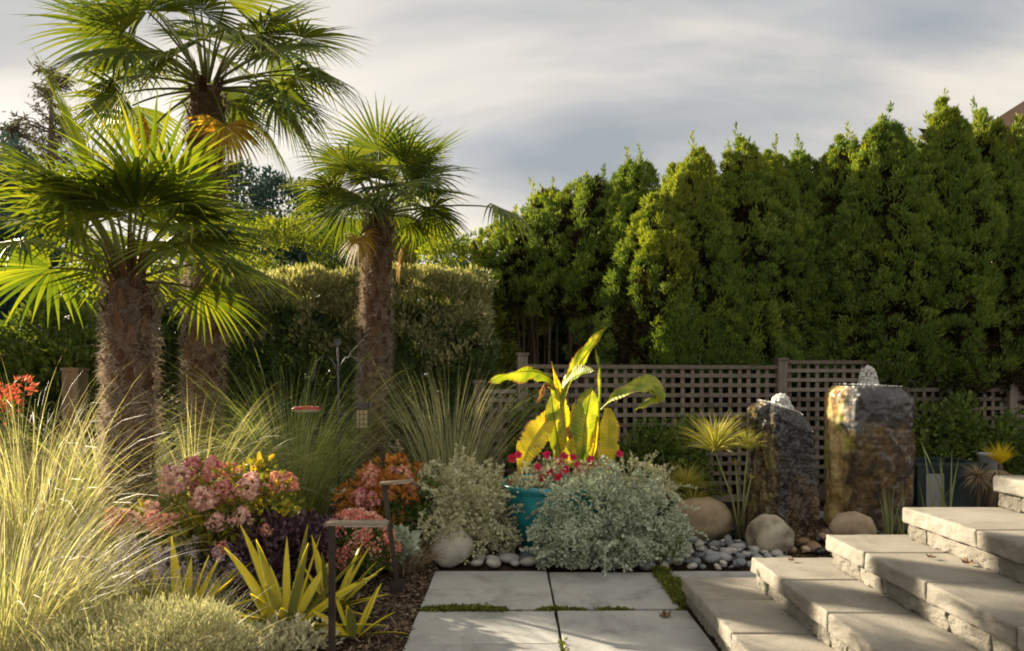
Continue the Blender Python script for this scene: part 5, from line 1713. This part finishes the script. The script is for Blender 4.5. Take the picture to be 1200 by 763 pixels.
papyrus('tall papyrus with yellow-green umbrella heads beside the shorter fountain stone', G(868, 5.62), [(838, 530, 5.6, .42, 280, .0065), (876, 527, 5.55, .22, 120, .0065), (862, 545, 5.7, .10, 14, .006), (880, 560, 5.6, .08, 10, .006)], 121)
papyrus('short mop-headed papyrus leaning left behind the tan boulder', G(826, 5.95), [(804, 575, 5.85, .30, 340, .006), (812, 590, 5.8, .22, 130, .006)], 122)


def reeds(px, Y, seed, label, n, L, spread=.25, w=.016, z0=0.0, rad=.07):
    rng = np.random.default_rng(seed)
    base = G(px, Y, z0)
    root = thing('reed_clump', label, 'plant', base, 'upright reeds round the fountain')
    for k in range(n):
        az = rng.uniform(0, 6.28)
        b = base + np.append(rng.normal(0, rad, 2), 0)
        A = lambda x: np.array([x], float)
        th = abs(rng.normal(0, spread))
        part('leaf', MB().ribbons(b[None], A(az), A(th), A(th + rng.uniform(.0, .25)), A(L * rng.uniform(.6, 1.05)), A(w), 6, 1.5, A(rng.uniform(-.6, .6)), 0, None, .3), M['reed'], root)


reeds(1043, 5.6, 131, 'short upright reed clump at the right foot of the taller fountain stone', 9, .50, .16, .02)
reeds(1100, 5.9, 132, 'taller reed clump in front of the dark teal trough', 12, .86, .22, .02, 0.0, .08)
reeds(735, 6.6, 133, 'thin grey reeds in front of the lattice, right of the yellow banana leaf', 16, .85, .22, .012, 0.1, .2)


def right_pots():
    base = G(1093, 6.75)
    root = thing('water_trough', 'dark teal square trough behind the reeds, right of the taller fountain stone', 'planter', base)
    w, d, h = .62, .5, .52
    mb = MB()
    x, y, _ = base
    for c, s in (((x, y - d / 2, h / 2), (w, .04, h)), ((x, y + d / 2, h / 2), (w, .04, h)), ((x - w / 2 + .02, y, h / 2), (.04, d - .04, h)), ((x + w / 2 - .02, y, h / 2), (.04, d - .04, h)), ((x, y, .03), (w - .08, d - .04, .04))):
        mb.box(c, s)
    part('body', mb, M['dark_teal'], root)
    rm = MB()
    for c, s in (((x, y - d / 2 - .01, h + .015), (w + .06, .07, .03)), ((x, y + d / 2 + .01, h + .015), (w + .06, .07, .03)), ((x - w / 2, y, h + .015), (.07, d - .05, .03)), ((x + w / 2, y, h + .015), (.07, d - .05, .03))):
        rm.box(c, s)
    part('rim', rm, M['dark_teal'], root)
    part('panel', MB().box((x - .15, y - d / 2 - .026, h * .5), (.17, .012, h * .72)), M['white_pot'], root, label='pale grey panel on the front of the trough')
    # white pot
    base = G(1160, 6.6)
    root = thing('flower_pot', 'small white pot beside the yellow grass tuft at the right', 'flower pot', base)
    part('stand', MB().lathe(base, [(0, 0), (.10, 0), (.09, .42), (0, .42)], 20), M['bark'], root)
    part('pot', MB().lathe(base, [(0, .42), (.065, .42), (.085, .48), (.10, .60), (.108, .61), (.108, .63), (.09, .63), (.085, .58), (0, .57)], 28), M['white_pot'], root, True)
    rng = np.random.default_rng(140)
    base = G(1172, 6.35)
    root = thing('grass_tuft', 'bright yellow grass tuft above the end of the top step', 'plant', base)
    z = .55
    n = 130
    az = rng.uniform(0, 6.28, n); th = rng.uniform(.05, .8, n)
    part('foliage', MB().ribbons(np.tile(base + [0, 0, z], (n, 1)), az, th, th + .4, rng.uniform(.12, .26, n), np.full(n, .009), 4, 1.4, rng.uniform(-1, 1, n)), M['yucca_y'], root)
    part('stem', MB().tube([base, base + [0, 0, z]], [.03, .02], 8), M['bark'], root, True)
    base = G(1146, 6.2)
    root = thing('grass_tuft', 'withered brown tuft left of the bright yellow one behind the top step', 'plant', base)
    n = 240
    c = np.tile(base + [0, 0, .45], (n, 1))
    az = rng.uniform(0, 6.28, n); th = rng.uniform(.2, 2.2, n)
    part('foliage', MB().ribbons(c, az, th, th + .9, rng.uniform(.10, .22, n), np.full(n, .007), 4, 1.4, rng.uniform(-1, 1, n)), M['grass_dry'], root)
    c = np.tile(base + [.18, 0, .52], (n, 1))
    az = rng.uniform(0, 6.28, n); th = rng.uniform(1.6, 2.9, n)
    part('dry_foliage', MB().ribbons(c, az, th, np.full(n, 3.05), rng.uniform(.2, .42, n), np.full(n, .006), 5, 1.2, rng.uniform(-1, 1, n)), M['grass_dry'], root)
    part('stem', MB().tube([base, base + [0, 0, .45]], [.02, .012], 7), M['bark'], root, True)


right_pots()


# ------------------------------------------------------------------ path lights, feeders, post
def path_light(label, foot, top, head_dir, hl):
    foot, top = np.asarray(foot, float), np.asarray(top, float)
    root = thing('path_light', label, 'garden light', foot, 'bronze path lights along the paving edge')
    ax = unit(top - foot)
    sx = unit(np.cross([0, 1.0, 0], ax))
    sy = np.cross(ax, sx)
    Mx = np.stack([sx, sy, ax], 1)
    ln = np.linalg.norm(top - foot)
    part('post', MB().box((foot + top) / 2, (.027, .022, ln), M=Mx), M['metal_dark'], root)
    part('ground_sleeve', MB().box(foot + ax * .035, (.075, .075, .08), M=Mx), M['metal_dark'], root)
    h0 = unit(np.array([head_dir[0], head_dir[1], head_dir[2]]))
    hy = unit(np.cross([0, 0, 1.0], h0))
    hz = np.cross(h0, hy)
    Mh = np.stack([h0, hy, hz], 1)
    c = top + h0 * (hl / 2 - .02) + hz * .011
    hd = part('head', MB().box(c, (hl, .060, .014), M=Mh), M['metal_head'], root)
    part('lens', MB().box(c - hz * .0095 + h0 * .03, (hl - .10, .045, .006), M=Mh), M['lens'], hd)


path_light('front path light with an upright post among the yellow yuccas', G(389, 3.02), P(389, 616, 3.02), (1, -.05, .01), .27)
path_light('leaning path light beside the orange-leaved hydrangea', G(467, 4.26), P(450, 568, 4.3), (1, -.1, .10), .21)


def feeders():
    Y = 5.6
    base = G(397, Y)
    root = thing('feeder_pole', 'tall iron shepherd hook pole with a star finial holding two bird feeders', 'pole', base)
    top = P(396, 404, Y)
    part('pole', MB().tube([base, (base + top) / 2 + [.004, 0, 0], top], .008, 8), M['iron'], root, True)
    st = MB()
    a = np.arange(12) / 12 * 2 * math.pi
    rr = np.where(np.arange(12) % 2 == 0, .042, .022)
    for dy in (-.006, .006):
        st.add(top + np.stack([np.cos(a) * rr, np.full(12, dy), np.sin(a) * rr + .02], -1), [list(range(12)) if dy < 0 else list(range(11, -1, -1))])
    i = np.arange(12)
    st.f.append((np.stack([i, i + 12, (i + 1) % 12 + 12, (i + 1) % 12], -1), 0))
    part('finial', st, M['iron'], root)
    def hook(sgn):
        pts = [P(396 + sgn * 1, 440, Y), P(396 + sgn * 3, 428, Y), P(396 + sgn * 9, 419, Y), P(396 + sgn * 17, 417, Y), P(396 + sgn * 24, 422, Y), P(396 + sgn * 27, 433, Y), P(396 + sgn * 29, 445, Y), P(396 + sgn * 32, 449, Y), P(396 + sgn * 35, 446, Y)]
        return MB().tube(pts, .006, 6)
    part('hook', hook(1), M['iron'], root, True)
    part('hook', hook(-1), M['iron'], root, True)
    lf = MB()
    for sgn in (-1, 1):
        p = P(396, 487, Y)
        big_leaf(lf, [p, p + [sgn * .05, -.02, .02], p + [sgn * .10, -.03, -.02]], [.01, .035, .03, .0], (0, .8, .6), .2, 0, 1)
    part('ornament', lf, M['iron'], root, True)
    # hummingbird feeder (red dish)
    c = P(359, 480, Y)
    hb = thing('hummingbird_feeder', 'red saucer-shaped hummingbird feeder hanging on the left hook', 'bird feeder', c)
    part('tray', MB().lathe(c, [(0, -.022), (.09, -.022), (.115, -.008), (.118, .0), (0.0, .0)], 28), M['feeder_clear'], hb, True)
    part('lid', MB().lathe(c, [(.122, .002), (.122, .010), (.10, .024), (.03, .030), (0, .030)], 28), M['feeder_red'], hb, True)
    part('wire', MB().tube([c + [0, 0, .03], P(362, 462, Y), P(363, 447, Y)], .0022, 5), M['iron'], hb)
    fp = MB()
    for q in range(6):
        an = q * math.pi / 3 + .3
        fp.lathe(c + np.array([math.cos(an) * .085, math.sin(an) * .085, .018]), [(.014, 0), (.014, .008), (0, .012)], 8)
    part('port', fp, M['feeder_clear'], hb, kind='stuff')
    # suet cage
    c = P(424.5, 491, Y)
    sc = thing('suet_feeder', 'square wire cage suet feeder hanging on the right hook', 'bird feeder', c)
    part('suet_block', MB().box(c, (.085, .035, .145)), M['suet'], sc)
    cg = MB()
    for x in np.linspace(-.05, .05, 4):
        for y in (-.025, .025):
            cg.tube([c + [x, y, -.08], c + [x, y, .08]], .0022, 4)
    for z in np.linspace(-.08, .08, 5):
        for y in (-.0275, .0275):
            cg.tube([c + [-.05, y, z], c + [.05, y, z]], .0022, 4)
    part('cage', cg, M['iron'], sc)
    part('roof', MB().box(c + [0, 0, .105], (.105, .07, .03)).box(c + [0, 0, .128], (.13, .09, .012)), M['iron'], sc)
    ring = MB()
    a = np.linspace(0, math.pi, 9)
    t = c + [0, 0, .13]
    ring.tube(np.stack([t[0] + .03 * np.cos(a), np.full(9, t[1]), t[2] + .16 * np.sin(a) ** .8], -1), .0028, 5)
    part('handle', ring, M['iron'], sc)


feeders()
pb = G(88, 6.4)
pr = thing('wooden_post', 'short brown wooden post in the bed left of the front palm', 'post', pb)
part('post', MB().box(pb + [0, 0, .71], (.15, .15, 1.42)), M['post_wood'], pr)
part('cap', MB().box(pb + [0, 0, 1.435], (.17, .17, .03)), M['post_wood'], pr)


def fallen_leaf(p, rz, label, s=.05, seed=0):
    rng = np.random.default_rng(seed)
    mb = MB()
    a = np.array([0, .9, 2.2, -.9, -2.2])
    d = np.stack([np.cos(a + rz), np.sin(a + rz), np.full(5, .35) + rng.uniform(-.1, .2, 5)], -1)
    mb.leaves(np.tile(p, (5, 1)), unit(d), unit(np.cross(d, [0, 0, 1.])), s * np.array([1, .8, .55, .8, .55]), s * .5, 0, .4)
    o = solo('fallen_leaf', mb, M['leaf_base'], label, 'leaf', 'fallen brown leaves', origin=tuple(p))


fallen_leaf(P(778, 724, 3.80) * [1, 1, 0] + [0, 0, .006], .4, 'curled brown leaf on the right paving slab', .06, 1)
fallen_leaf(np.array([2.02, 3.02, .505]), 1.4, 'reddish brown leaf on the third step against the riser', .045, 2)
fallen_leaf(np.array([1.93, 3.13, .504]), 2.4, 'smaller brown leaf on the third step nearer the pond', .035, 3)
fallen_leaf(np.array([1.30, 3.72, .338]) + [.22, 0, 0], .9, 'dark leaf on the second step close to its back edge', .03, 4)
